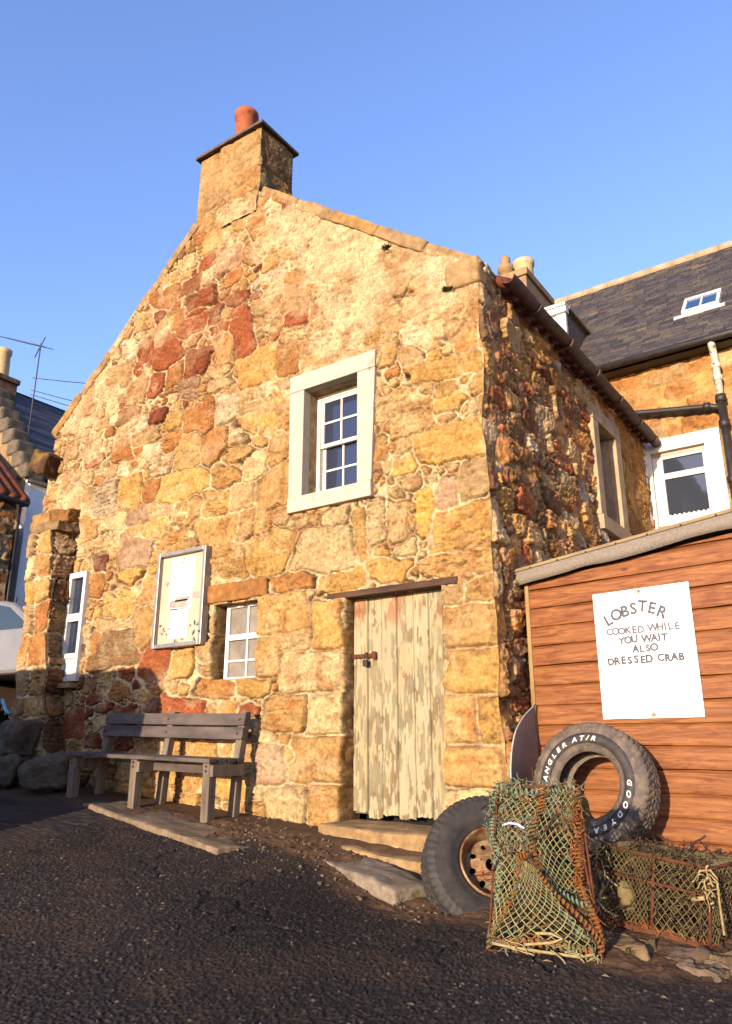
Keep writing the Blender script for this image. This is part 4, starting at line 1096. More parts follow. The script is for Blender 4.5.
# ----------------------------------------------------------------- notice board
def notice():
    x0, x1, z0, z1 = -4.20, -3.40, 1.655, 2.75
    root = empty('notice_board', ((x0 + x1) / 2, 0, z0))
    tag(root, 'silver framed glazed notice case with faded papers on the cottage wall', 'notice board')
    w = (x1 - x0) / 2; h = z1 - z0; y0, y1 = -.115, -.02; t = .045
    mb = MB(); mb.span((-w, y0, 0), (-w + t, y1, h)); mb.span((w - t, y0, 0), (w, y1, h)); mb.span((-w + t, y0, 0), (w - t, y1, t)); mb.span((-w + t, y0, h - t), (w - t, y1, h))
    mb.build('frame', M['alu'], root, bevel=.006)
    mb = MB(); mb.span((-w + t, y1 - .04, t), (w - t, y1 - .03, h - t)); mb.build('backing', M['board'], root)
    yy = y1 - .043
    def sheet(a, b, c, d, m, rot=0, lines=0):
        mb = MB(); mb.box(((a + b) / 2, yy - .001, (c + d) / 2), (b - a, .0016, d - c), Matrix.Rotation(rot, 3, 'Y'))
        p = mb.build('paper', m, root)
        if lines:
            mb = MB()
            for k in range(lines):
                z = d - .03 - k * (d - c - .05) / lines
                ww = random.uniform(.5, .85) * (b - a) / 2
                mb.box(((a + b) / 2, yy - .0025, z), (2 * ww, .001, .006), Matrix.Rotation(rot, 3, 'Y'))
            mb.build('printed_lines', M['paper_warm'], p)
    sheet(-.20, .20, .67, 1.02, M['paper'], .02, 6)
    sheet(-.21, .17, .42, .66, M['paper'], -.01, 0)
    sheet(-.18, .13, .10, .43, M['paper'], .03, 9)
    mb = MB()
    for (a, b, c, d) in ((-.19, .10, .44, .53), (-.10, .14, .51, .56)): mb.span((a, yy - .004, c), (b, yy - .0028, d))
    mb.build('faded_photo', M['print'], root, bevel=.0003)
    mb = MB(); mb.box((.25, yy - .002, .56), (.13, .002, .07), Matrix.Rotation(.1, 3, 'Y')); mb.build('small_card', M['print'], root); mb = MB(); mb.box((-.27, yy - .002, .74), (.06, .002, .05), Matrix.Rotation(.4, 3, 'Y')); mb.build('small_card', M['print'], root)
    # curled dried leaves / scraps at the bottom
    mb = MB()
    for i in range(16):
        cx = random.choice((random.uniform(-.34, -.15), random.uniform(.12, .34), random.uniform(-.3, .3))); cz = t + random.uniform(.0, .22 if abs(cx) > .12 else .05)
        l = random.uniform(.04, .09); a = random.uniform(0, 3.1)
        d = Vector((math.cos(a), 0, math.sin(a))) * l; s = Vector((-math.sin(a), 0, math.cos(a))) * l * .22
        p = Vector((cx, yy - .012, cz))
        mb = MB(); mb.add([p - d * .5, p - s + Vector((0, -.008, 0)), p + d * .5, p + s], [(0, 1, 2, 3)]); mb.build('paper_scrap', M['print'], root, fix=False)
    mb = MB(); mb.lathe([(0, -.03), (.008, -.03), (.008, 0), (.012, .004), (0, .008)], 10, Matrix.Translation((.0, yy, 1.0)) @ Matrix.Rotation(R(90), 4, 'X')); mb.build('pin', M['black_iron'], root)
    mb = MB(); mb.lathe([(0, 0), (.012, 0), (.012, .01), (0, .012)], 12, Matrix.Translation((w - .02, y0, .14)) @ Matrix.Rotation(R(90), 4, 'X')); mb.build('lock', M['black_iron'], root)
notice()

# ----------------------------------------------------------------- shed
SA = R(-8)
SO = Vector((.06, .55, 0))
def shed():
    root = empty('fish_shed', SO, SA)
    tag(root, 'orange-brown boarded timber shed with grey felt roof edge beside the cottage', 'shed')
    L = 3.2; zbot = -.52; pitch = .1654
    mb = MB(); k = 0; z = 1.444 - pitch * 12
    lines = []
    while z < 2.2:
        # shiplap: face leans out to its foot, scooped joint at its head
        a = max(z, zbot); b = z + pitch
        if b > zbot + .01:
            n = 40; vs = []
            for i in range(n + 1):
                x = .03 + (L - .03) * i / n
                wob = .0025 * math.sin(x * 2.3 + k * 1.7) + .0012 * math.sin(x * 7 + k)
                lim = 2.0 + .08 * x
                for (yy, zz) in ((-.014 + wob * .5, a + .004), (-.017 + wob * .5, a + .02), (-.012 + wob * .3, b - .022), (-.002, b - .010), (.010, b), (.03, b), (.03, a)):
                    vs.append((x, yy, min(zz + wob, lim)))
            m_ = 7; fs = []
            for i in range(n):
                for j in range(m_): fs.append((i * m_ + j, i * m_ + (j + 1) % m_, (i + 1) * m_ + (j + 1) % m_, (i + 1) * m_ + j))
            fs += [tuple(range(m_)), tuple(n * m_ + j for j in range(m_))]
            mb.add(vs, fs, False)
        z += pitch; k += 1
    mb.build('board_cladding', M['shed'], root)
    mb = MB(); mb.span((-.005, -.03, zbot), (.032, .05, 2.0)); mb.build('corner_post', M['post'], root, bevel=.004)
    mb = MB(); mb.span((0, .05, zbot), (.03, 1.7, 2.0)); mb.span((L, -.0, zbot), (L + .03, 1.7, 2.2)); mb.span((0.03, 1.67, zbot), (L, 1.7, 2.1)); mb.build('side_wall', M['shed'], root)
    # roof with mono-pitch running up to the right, felt hanging over the front edge
    ang = math.atan2(2.29 - 2.121, 1.82)
    Rm = Matrix.Rotation(-ang, 3, 'Y')
    mb = MB(); mb.box(Rm @ Vector((L / 2, .86, 0)) + Vector((-.04, 0, 2.085)), (L + .12, 1.84, .05), Rm); mb.build('roof_deck', M['felt'], root)
    # felt fringe
    n = 120; vs = []
    for i in range(n + 1):
        x = -.055 + (L + .1) * i / n; zt = 2.112 + (x) * math.tan(ang)
        s = vn(np.array(x * 3.1), np.array(.5), 7); s2 = vn(np.array(x * 8), np.array(.5), 8)
        drop = .125 + .020 * float(s - .5) + .006 * float(s2) - .014 * math.exp(-((x - .62) / .14) ** 2) - .014 * math.exp(-((x - 1.6) / .3) ** 2)
        bulge = .010 * float(vn(np.array(x * 4.3), np.array(1.5), 9))
        for (yy, zz) in ((-.07, zt + .004), (-.090 - bulge * .3, zt - .006), (-.092 - bulge, zt - drop * .5), (-.088 - bulge * 1.3, zt - drop), (-.082 - bulge * 1.3, zt - drop + .002), (-.084 - bulge, zt - drop * .5), (-.075, zt - .02)):
            vs.append((x, yy, zz))
    m_ = 7; fs = [(i * m_ + j, i * m_ + (j + 1) % m_, (i + 1) * m_ + (j + 1) % m_, (i + 1) * m_ + j) for i in range(n) for j in range(m_)]
    fs += [tuple(range(m_)), tuple(n * m_ + j for j in range(m_))]
    mb = MB(); mb.add(vs, fs, True); mb.build('felt_edge', M['felt'], root)
    mb = MB(); mb.box(Rm @ Vector((L / 2, 0, 0)) + Vector((-.05, -.055, 2.125)), (L + .12, .055, .028), Rm); bt = mb.build('roof_batten', M['batten'], root, bevel=.004)
    for i in range(12):
        x = .1 + i * .27; mb = MB(); mb.lathe([(0, 0), (.009, 0), (.007, .004), (0, .005)], 8, Matrix.Translation((x, -.083, 2.122 + x * math.tan(ang))) @ Matrix.Rotation(R(90), 4, 'X')); mb.build('nail_head', M['rust'], bt)
shed()

def sign():
    root = empty('seafood_sign', SO + Matrix.Rotation(SA, 3, 'Z') @ Vector((1.04, -.022, .82)), SA)
    tag(root, 'white board hand lettered lobster and dressed crab, hung on the shed boards', 'sign')
    w, h = .79, 1.0
    mb = MB(); mb.box((0, -.008, h / 2), (w, .012, h)); mb.build('board', M['sign_white'], root, bevel=.003)
    mb = MB()
    for (cx, cz, sx, sz) in ((0, h - .04, .7, .007), (0, .022, w - .06, .010), (-.375, .5, .008, .93), (.375, .5, .008, .93)):
        mb.box((cx, -.0155, cz), (sx, .003, sz))
    mb.build('raised_rim', M['sign_white'], root)
    mb = MB(); mb.box((-.02, -.0178, h - .043), (.66, .0012, .006)); mb.build('rust_line', M['rust_stain'], root)
    for (x, z, r) in ((0.0, h - .024, .018), (0.02, .024, .020), (.36, .40, .006), (-.36, .55, .006), (.30, .05, .005), (-.1, .03, .004)):
        mb = MB(); n = 11; vs = [(x + r * random.uniform(.6, 1.2) * math.cos(t), -.0182, z + r * random.uniform(.5, 1.1) * math.sin(t) - (0)) for t in np.linspace(0, 2 * math.pi, n, endpoint=False)]
        vs2 = [(a, -.0142, c) for a, b_, c in vs]
        mb.add(vs + vs2, [tuple(range(n))] + [(i, (i + 1) % n, n + (i + 1) % n, n + i) for i in range(n)]); mb.build('rust_spot', M['rust_stain'], root)
    mb = MB()
    for z in (h - .022, .022): mb.lathe([(0, 0), (.007, 0), (.006, .004), (0, .006)], 10, Matrix.Translation((.005, -.017, z)) @ Matrix.Rotation(R(90), 4, 'X'))
    mb.build('screw', M['rust'], root)
    rnd = random.Random(4)
    def put(mbx, ch, size, x, z, rot, off=0.0):
        vs, fs, _ = tex('t', ch, size, off, .0008)
        Mx = Matrix.Translation((x, -.0158, z)) @ Matrix.Rotation(-rot, 4, 'Y') @ Matrix.Rotation(R(90), 4, 'X') @ Matrix.Rotation(0, 4, 'Z')
        mbx.add([Mx @ v for v in vs], fs)
    # arched LOBSTER
    mb = MB(); word = 'LOBSTER'
    for i, chx in enumerate(word):
        t = (i - 3) / 3.0
        put(mb, chx, .125, -.055 + t * .205, .80 - .062 * t * t + (0.02 if t > 0 else 0.0) + rnd.uniform(-.004, .004), -t * R(26) + rnd.uniform(-.04, .04), .0042)
    mb.build('lettering', M['letter_dark'], root)
    def line(s, z, x0, x1, size, m, off, name='lettering'):
        mb = MB(); n = len(s)
        ws = [1.0 if c != ' ' else .75 for c in s]; ws = [.5 if c == 'I' else 1.25 if c in 'WM' else v for c, v in zip(s, ws)]
        tot = sum(ws); p = 0
        for c, v in zip(s, ws):
            x = x0 + (x1 - x0) * (p + v / 2) / tot; p += v
            if c != ' ': put(mb, c, size * rnd.uniform(.94, 1.05), x, z + rnd.uniform(-.004, .004), rnd.uniform(-.04, .04) + R(1), off)
        mb.build(name, m, root, fix=True)
    line('COOKED WHILE', .650, -.30, .30, .078, M['letter_pale'], .0036)
    line('YOU WAIT', .575, -.205, .195, .083, M['letter_dark'], .004)
    line('ALSO', .500, -.095, .105, .078, M['letter_dark'], .004)
    line('DRESSED CRAB', .418, -.31, .305, .080, M['letter_dark'], .0045)
sign()

# ----------------------------------------------------------------- tyres
def tyre_mesh(name, Ro, w, rin, parent, seed, lettering=None):
    """axis local Y, face towards -Y"""
    n = 252
    prof = [(rin, -.34 * w), (rin + .012, -.40 * w), (rin + .03, -.425 * w), (rin + .045, -.44 * w), (rin + .05, -.455 * w), (rin + .075, -.49 * w), (rin + .10, -.50 * w), (Ro * .80, -.50 * w), (Ro * .86, -.49 * w), (Ro * .875, -.495 * w), (Ro * .885, -.48 * w), (Ro * .93, -.46 * w), (Ro * .955, -.44 * w), (Ro * .975, -.41 * w), (Ro * .99, -.375 * w)]
    tread = [(Ro * (1 - .012 * (abs(t) / .35) ** 2), t * w) for t in np.linspace(-.35, .35, 27)]
    full = prof + tread + [(r, -y) for r, y in prof[::-1]] + [(Ro * .60, .30 * w), (Ro * .86, .36 * w), (Ro * .93, .2 * w), (Ro * .93, -.2 * w), (Ro * .86, -.36 * w), (Ro * .60, -.30 * w)]
    m = len(full); vs = []
    for j, (r, y) in enumerate(full):
        for k in range(n):
            th = 2 * math.pi * k / n
            rr = r; yy = y
            ay = abs(y) / w
            if r > Ro * .95 and j < len(prof) * 2 + len(tread):
                ph = th * 54 / (2 * math.pi)
                zig = y / w * 54 * .09
                grv = 0
                if ay < .37:
                    for c in (-.18, 0, .18):
                        if abs(y / w - c - .018 * (1 if math.sin(ph * math.pi * 2) > 0 else -1)) < .022: grv = 1
                    lat = (ph + 3.2 * abs(y / w) + (0 if y < 0 else .5)) % 1.0
                    if lat < .26: grv = 1
                else:
                    lat = (ph + 1.2 + (0 if y < 0 else .5)) % 1.0
                    if lat < .34: grv = .8
                rr -= .011 * grv
            elif Ro * .87 < r <= Ro * .95 and j < len(prof) + 2:
                if (th * 54 / (2 * math.pi) + 1.2) % 1 < .34: yy += .004
            vs.append((rr * math.cos(th), yy, rr * math.sin(th)))
    fs = [(j * n + k, j * n + (k + 1) % n, ((j + 1) % m) * n + (k + 1) % n, ((j + 1) % m) * n + k) for j in range(m) for k in range(n)]
    mb = MB(); mb.add(vs, fs, True)
    o = mb.build(name, M['tyre'], parent)
    me = o.data
    try: me.set_sharp_from_angle(angle=R(38))
    except Exception: pass
    return o

def arc_text(s, rad, y, start, end, size, parent, name):
    """letters round the sidewall (angles in degrees, measured from 3 o'clock, going clockwise as seen from the front)"""
    wh = MB(); dk = MB(); n = len(s)
    ws = {'I': .45, 'L': .85, '/': .6, ' ': .55, 'G': 1.1, 'O': 1.1, 'D': 1.08, 'W': 1.4}
    tot = sum(ws.get(c, 1) for c in s); p = 0
    for c in s:
        v = ws.get(c, 1); a = start + (end - start) * (p + v / 2) / tot; p += v
        if c == ' ': continue
        t = R(a)
        for (mbx, off, dy, ex) in ((wh, .0012, 0, .0012),):
            vs, fs, _ = tex('t', c, size, off, ex, .25)
            # letter up = outward
            up = Vector((math.cos(t), 0, math.sin(t))); rt = Vector((math.sin(t), 0, -math.cos(t)))
            pts = [rt * (q.x * 1.25) + up * (rad + q.y - size * .35) + Vector((0, y - q.z + dy, 0)) for q in vs]
            mbx.add(pts, fs)
    wh.build(name, M['tyre_white'], parent)

def tyre_on_shed():
    root = empty('off_road_tyre')
    tag(root, 'loose tyre with outlined white lettering leaning on the shed, no wheel in it', 'tyre')
    Ro, w = .455, .27
    tyre_mesh('tyre_carcass', Ro, w, .235, root, 1)
    mb = MB()
    n = 96; r0, r1 = Ro * .635, Ro * .80
    vs = [(r * math.cos(2 * math.pi * k / n), -.50 * w - .0012, r * math.sin(2 * math.pi * k / n)) for r in (r0, r1) for k in range(n)]
    vs += [(r * math.cos(2 * math.pi * k / n), -.50 * w + .004, r * math.sin(2 * math.pi * k / n)) for r in (r0, r1) for k in range(n)]
    fs = []
    for k in range(n):
        q = (k + 1) % n
        fs += [(k, q, n + q, n + k), (2 * n + k, 3 * n + k, 3 * n + q, 2 * n + q), (k, 2 * n + k, 2 * n + q, q), (n + k, n + q, 3 * n + q, 3 * n + k)]
    mb.add(vs, fs, True); mb.build('letter_band', M['tyre_dark'], root)
    arc_text('WRANGLER AT/R', Ro * .715, -.50 * w - .0016, 206, 76, .046, root, 'raised_lettering')
    arc_text('GOODYEAR', Ro * .715, -.50 * w - .0016, 10, -92, .046, root, 'raised_lettering')
    root.rotation_mode = 'XYZ'
    root.rotation_euler = (R(-13), 0, R(-6))
    root.location = (.715, .03, .330)
tyre_on_shed()

def wheel_by_door():
    root = empty('spare_wheel')
    tag(root, 'old road wheel with rusty steel rim leaning beside the plank door', 'wheel')
    Ro, w = .445, .28
    tyre_mesh('tyre', Ro, w, .215, root, 2).data.materials[0] = M['tyre_black']
    mb = MB()
    S_ = Matrix.Scale(1.0, 4)
    mb.lathe([(.222, -.115), (.219, -.128), (.212, -.130), (.205, -.118), (.196, -.10), (.188, -.075), (.178, -.055), (.172, -.03), (.171, .05), (.2, .10), (.221, .12), (.224, .115), (.19, .09), (.178, .05), (.178, -.03), (.2, -.1), (.222, -.112)], 96, Matrix.Rotation(R(90), 4, 'X') @ Matrix.Scale(-1, 4, (0, 0, 1)))
    mb.build('rim', M['rim'], root)
    # disc with round ventilation holes and bolt holes
    cu = bpy.data.curves.new('d', 'CURVE'); cu.dimensions = '2D'; cu.fill_mode = 'BOTH'; cu.extrude = .004; cu.bevel_depth = .002
    def circ(x, y, r, k=40):
        sp = cu.splines.new('POLY'); sp.points.add(k - 1); sp.use_cyclic_u = True
        for i in range(k): sp.points[i].co = (x + r * math.cos(2 * math.pi * i / k), y + r * math.sin(2 * math.pi * i / k), 0, 1)
    circ(0, 0, .176, 80); circ(0, 0, .042)
    for k in range(8): circ(.125 * math.cos(k * math.pi / 4 + .2), .125 * math.sin(k * math.pi / 4 + .2), .021, 24)
    for k in range(5): circ(.072 * math.cos(k * 1.2566), .072 * math.sin(k * 1.2566), .008, 12)
    ob = bpy.data.objects.new('d', cu); COL.objects.link(ob)
    dg = bpy.context.evaluated_depsgraph_get(); me = bpy.data.meshes.new_from_object(ob.evaluated_get(dg))
    vs = [v.co.copy() for v in me.vertices]; fs = [tuple(p.vertices) for p in me.polygons]
    bpy.data.objects.remove(ob); bpy.data.curves.remove(cu)
    mb = MB()
    def dish(v):
        r = math.hypot(v.x, v.y); d = -.035 + .03 * sstep(.09, .15, r) - .02 * sstep(.07, .04, r)
        return Vector((v.x, float(d) - v.z, v.y))
    mb.add([dish(v) for v in vs], fs); mb.build('wheel_disc', M['rim'], root)
    mb = MB(); mb.lathe([(0, 0), (.17, 0)], 48, Matrix.Translation((0, .06, 0)) @ Matrix.Rotation(R(90), 4, 'X')); mb.build('wheel_back', M['dark_hole'], root)
    root.rotation_mode = 'ZXY'
    Rz = Matrix.Rotation(R(42), 4, 'Z'); Rx = Matrix.Rotation(R(-27), 4, 'X')
    root.rotation_mode = 'QUATERNION'; root.rotation_quaternion = (Rz @ Rx).to_quaternion()
    root.location = (.285, -.86, -.145)
    # blue-white cord caught on the rim
    mb = MB(); mb.tube([(.12, -.15, -.03), (.135, -.17, -.09), (.13, -.165, -.15), (.12, -.16, -.17), (.07, -.155, -.185), (.055, -.15, -.19)], .007, 6); o = mb.build('cord_scrap', M['blue_cord'])
    o.matrix_world = Matrix.Translation(root.location) @ (Rz @ Rx)
    tag(o, 'short pale blue cord dangling over the rusty wheel rim', 'cord')
wheel_by_door()

# bent sheet between the cottage corner and the shed
def bent_sheet():
    bm = bmesh.new(); nx, nz = 16, 24; V = {}
    for i in range(nx + 1):
        t = i / nx; y = -.30 + .78 * t
        top = float(np.interp(y, [-.30, -.27, -.19, -.03, .20, .48], [.20, .42, .58, .72, .84, .95]))
        for j in range(nz + 1):
            v = j / nz; z = -.30 + (top + .30) * v
            x = .20 - .10 * t - .03 * math.sin(math.pi * t) + .10 * (1 - v) ** 2
            V[i, j] = bm.verts.new((x, y, z))
    for j in range(nz):
        for i in range(nx): bm.faces.new((V[i, j], V[i + 1, j], V[i + 1, j + 1], V[i, j + 1])).smooth = True
    rim = [V[i, nz].co.copy() for i in range(nx + 1)]
    edge = [V[0, j].co.copy() for j in range(nz + 1)]
    me = bpy.data.meshes.new('bent_sheet'); bm.to_mesh(me); bm.free(); me.materials.append(M['sheet'])
    o = link(bpy.data.objects.new('bent_sheet', me)); sm = o.modifiers.new('thick', 'SOLIDIFY'); sm.thickness = .006
    tag(o, 'curved dark grey sheet with pale rim standing between cottage corner and shed', 'sheet')
    mb = MB(); mb.tube(edge + rim[1:], .007, 6); mb.build('sheet_rim', M['sheet_edge'], o)
bent_sheet()
# ----------------------------------------------------------------- lobster creels
def slump(root, amp, f, seed):
    """old creels are bent out of true: warp every part of one creel together"""
    for o in root.children:
        for v in o.data.vertices:
            q = v.co * f + Vector((seed, seed * 2, 0))
            v.co += Vector((mnoise.noise(q), mnoise.noise(q + Vector((9, 3, 1))) * .8, mnoise.noise(q + Vector((2, 7, 5))) * .7)) * amp
def bil(P, u, v):
    a, b, c, d = P
    return a * (1 - u) * (1 - v) + b * u * (1 - v) + c * u * v + d * (1 - u) * v

def net_panel(mb, P, cell, r, bulge=.0, wob=.006, seed=0, n_side=4, rag=0.0):
    """diamond netting stretched over the four-cornered patch P (corners counter-clockwise from lower left)"""
    P = [Vector(p) for p in P]; rn = random.Random(seed)
    W = ((P[1] - P[0]).length + (P[2] - P[3]).length) / 2; H = ((P[3] - P[0]).length + (P[2] - P[1]).length) / 2
    nrm = (P[1] - P[0]).cross(P[3] - P[0]).normalized()
    def pt(s, t):
        u, v = s / W, t / H
        w1 = mnoise.noise(Vector((s * 9, t * 9, seed))); w2 = mnoise.noise(Vector((s * 9, t * 9, seed + 7.3))); w3 = mnoise.noise(Vector((s * 5, t * 5, seed + 3.3)))
        p = bil(P, u, v) + (P[1] - P[0]).normalized() * w1 * wob + (P[3] - P[0]).normalized() * w2 * wob
        return p + nrm * (bulge * 4 * u * (1 - u) * 4 * v * (1 - v) * .5 + w3 * wob * 1.2)
    h = cell * 1.25
    for sg in (1, -1):
        k = -int(H / h * 1.0 * cell / cell) - 20
        for c in range(-60, 60):
            pts = []
            # line s = c*cell + sg * t*cell/h
            for q in range(0, int(H / (h / 2)) + 2):
                t = min(H, q * h / 2); s = c * cell + sg * t * cell / h
                if -1e-6 <= s <= W: pts.append(pt(s, t))
                elif pts: break
                if t >= H: break
            if len(pts) > 1 and rn.random() > rag: mb.tube(pts, r, n_side, caps=False, smooth=True)

def wrapped(mb, a, b, r, coil, turns_per_m=38, jitter=.15, seed=0):
    """rope wound round a bar from a to b"""
    a, b = Vector(a), Vector(b); L = (b - a).length; d = (b - a).normalized(); rn = random.Random(seed)
    x = d.orthogonal().normalized(); y = d.cross(x)
    n = max(2, int(L * turns_per_m * 8)); pts = []
    for i in range(n + 1):
        t = i / n; g = 2 * math.pi * i / 8
        rr = r * (1 + jitter * mnoise.noise(Vector((t * L * 14, seed, 0))) * 2)
        pts.append(a + d * (t * L) + (x * math.cos(g) + y * math.sin(g)) * rr)
    mb.tube(pts, coil, 5)

def tangle(mb, fn, count, length, r, seed, curl=.6, droop=.3):
    """short curling strands scattered where fn() puts them"""
    rn = random.Random(seed)
    for i in range(count):
        p = Vector(fn(rn)); d = Vector((rn.uniform(-1, 1), rn.uniform(-1, .4), rn.uniform(-1, 1))).normalized()
        pts = [p.copy()]; st = length * rn.uniform(.5, 1.3) / 6
        for k in range(6):
            d = (d + Vector((rn.uniform(-1, 1), rn.uniform(-1, 1), rn.uniform(-1, 1))) * curl + Vector((0, 0, -droop * .3))).normalized()
            p = p + d * st; pts.append(p.copy())
        mb.tube(pts, r * rn.uniform(.6, 1.3), 4, caps=False)

def patch_fn(P, depth):
    P = [Vector(p) for p in P]; nrm = (P[1] - P[0]).cross(P[3] - P[0]).normalized()
    return lambda rn: bil(P, rn.random(), rn.random()) + nrm * rn.uniform(-depth, .01)
def line_fn(a, b, s):
    a, b = Vector(a), Vector(b)
    return lambda rn: a + (b - a) * rn.random() + Vector((rn.uniform(-s, s), rn.uniform(-s, s), rn.uniform(-s, s)))

def creel_upright():
    root = empty('lobster_creel')
    tag(root, 'netted lobster creel standing on its end with orange rope binding, leaning on the tyre', 'lobster creel', 'lobster creels in front of the shed')
    W, D, H = .49, .34, .82
    w = W / 2
    A = lambda x, y, z: Vector((x, y, z))
    # corners, local: front face y=0, back y=D
    F = [A(-w, 0, 0), A(w, 0, 0), A(w - .005, 0, H * .965), A(-w + .03, 0, H)]
    B = [A(-w + .02, D, 0.0), A(w, D, 0), A(w - .02, D * .9, H * .93), A(-w + .05, D * .9, H * .95)]
    mb = MB()
    for q in (F, B):
        for i in range(4): mb.tube([q[i], q[(i + 1) % 4]], .008, 8)
    for i in range(4): mb.tube([F[i], B[i]], .008, 8)
    mid = [A(-w, .0, .47), A(w, 0, .485)]
    mb.tube([mid[0], mid[1]], .007, 8)
    mb.tube([A(.0, 0, .47), A(.01, 0, H * .98)], .008, 8)
    mb.tube([A(w + .012, -.005, .0), A(w + .008, -.005, .5), A(w - .0, -.003, H * .9)], .006, 6)
    mb.build('frame', M['rust'], root)
    # upper netting
    mb = MB()
    net_panel(mb, [A(-.0, -.004, .48), A(w, -.004, .48), F[2], A(.01, -.004, H * .98)], .034, .0025, .01, .004, 1)
    net_panel(mb, [A(.05, -.004, .34), A(w, -.004, .27), A(w, -.004, .48), A(0, -.004, .48)], .034, .0025, -.02, .005, 2)
    net_panel(mb, [A(-w - .01, -.006, .44), A(-.0, -.01, .46), A(.01, -.006, H * .98), F[3]], .034, .0025, .035, .007, 3)
    mb.build('upper_netting', M['net_green'], root)
    # loose door flap bulging forward in the lower half
    fl = [A(-w + .01, -.02, .03), A(w - .03, -.03, .02), A(.03, -.13, .36), A(-.10, -.12, .42)]
    mb = MB(); net_panel(mb, fl, .034, .0026, .05, .005, 4)
    net_panel(mb, [A(-w - .02, -.01, .06), A(-w + .03, -.03, .06), A(-.10, -.12, .42), A(-w - .02, -.03, .45)], .034, .003, .04, .006, 5)
    mb.build('door_netting', M['net_green'], root)
    mb = MB()
    net_panel(mb, [F[0], F[3], B[3], B[0]], .04, .0028, -.02, .006, 6); net_panel(mb, [F[1], B[1], B[2], F[2]], .04, .0028, .02, .006, 7)
    net_panel(mb, [B[0], B[1], B[2], B[3]], .04, .0028, .02, .006, 8); net_panel(mb, [F[3], F[2], B[2], B[3]], .036, .003, .02, .006, 9)
    mb.build('side_netting', M['net_tan'], root)
    # rope bindings
    mb = MB()
    wrapped(mb, A(w - .008, -.006, .02), A(w - .016, -.006, H * .96), .018, .006, 52, seed=1)
    wrapped(mb, A(-.0, -.010, .34), A(.01, -.012, H * .97), .018, .006, 50, seed=2)
    wrapped(mb, A(-w + .0, -.010, .0), A(-w - .01, -.02, .2), .017, .008, 40, seed=3)
    wrapped(mb, fl[0] + A(0, -.01, .02), fl[3], .013, .0055, 50, seed=4)
    wrapped(mb, fl[3], A(-.02, -.13, .42), .013, .0075, 40, seed=5)
    wrapped(mb, fl[2], fl[1] + A(.02, 0, .04), .015, .006, 50, seed=6)
    wrapped(mb, A(-w + .06, -.03, .035), A(w - .06, -.03, .03), .014, .008, 40, seed=7)
    mb.build('rope_binding', M['rope_orange'], root)
    mb = MB()
    wrapped(mb, F[3] + A(-.005, -.004, -.02), F[2] + A(-.01, -.004, 0), .019, .0075, 42, seed=8)
    wrapped(mb, A(-w - .01, -.015, .2), F[3], .017, .006, 50, seed=9)
    wrapped(mb, A(.05, -.012, .33), A(w - .02, -.02, .22), .016, .006, 50, seed=15)
    wrapped(mb, A(.03, -.012, .30), A(w - .10, -.02, .08), .014, .0075, 40, seed=16)
    mb.build('green_binding', M['rope_green'], root)
    # tangles of twine
    upL = [A(-w - .01, -.012, .42), A(.0, -.02, .42), A(.01, -.01, H), A(-w + .03, -.012, H)]
    lo = fl; allF = [F[0], F[1], F[2], F[3]]
    mb = MB()
    tangle(mb, patch_fn(upL, .04), 130, .08, .0028, 11); tangle(mb, line_fn(F[3], F[2], .03), 110, .06, .0028, 12); tangle(mb, patch_fn(allF, .06), 120, .08, .0026, 13)
    tangle(mb, line_fn(fl[0], fl[1], .02), 40, .06, .003, 14); tangle(mb, line_fn(A(-w, -.02, .1), A(-w - .01, -.02, .78), .022), 60, .06, .003, 41)
    mb.build('green_twine', M['rope_green'], root)
    mb = MB()
    tangle(mb, patch_fn(upL, .04), 110, .07, .003, 15); tangle(mb, line_fn(A(0, -.015, .3), A(.01, -.01, H), .02), 45, .05, .003, 16); tangle(mb, line_fn(A(w - .02, -.01, .05), A(w - .02, -.01, H), .02), 110, .06, .0028, 17); tangle(mb, patch_fn([fl[0], fl[1], fl[2], fl[3]], .02), 50, .07, .0026, 71)
    tangle(mb, line_fn(A(w - .12, -.01, .60), A(w - .03, -.01, .72), .03), 35, .1, .0034, 18); tangle(mb, line_fn(fl[0], fl[3], .018), 40, .05, .003, 42); tangle(mb, line_fn(F[3], F[2], .02), 40, .06, .0026, 43)
    mb.build('orange_twine', M['rope_orange'], root)
    mb = MB()
    tangle(mb, patch_fn(upL, .02), 36, .07, .0026, 19); tangle(mb, line_fn(F[3] + A(0, 0, .01), F[2], .02), 40, .06, .0026, 44); tangle(mb, line_fn(A(w - .10, -.04, .02), A(w - .02, -.04, -.01), .03), 16, .07, .003, 20, .7, .8)
    tangle(mb, line_fn(A(-w + .05, -.05, .03), A(w - .1, -.05, .01), .015), 12, .10, .003, 45, .5)
    mb.tube([A(-w + .02, -.05, .03), A(-w + .12, -.06, .01), A(-.02, -.06, -.005), A(.12, -.055, -.0), A(w - .05, -.05, .02)], .0065, 8)
    mb.tube([A(-.08, -.06, .02), A(.02, -.075, .035), A(.06, -.07, .055), A(.02, -.065, .07), A(-.04, -.06, .065)], .006, 8)
    mb.build('cream_rope', M['rope_cream'], root)
    mb = MB(); inn = [A(-w + .04, .04, .04), A(w - .04, .04, .04), A(w - .04, .04, H - .06), A(-w + .06, .04, H - .06)]
    tangle(mb, patch_fn(inn, .2), 110, .2, .005, 21); mb.build('dark_weed', M['weed_dark'], root)
    mb = MB(); mb.tube([A(-.16, -.03, .60), A(-.12, -.035, .615), A(-.08, -.035, .61), A(-.04, -.03, .585)], .007, 6); mb.build('blue_cord', M['blue_cord'], root)
    mb = MB(); mb.tube([A(-w - .03, -.03, .36), A(-w + .02, -.05, .43), A(-.12, -.06, .455), A(-.04, -.05, .42), A(-.02, -.07, .33), A(.04, -.08, .27)], .006, 6); mb.build('hose_loop', M['black_iron'], root)
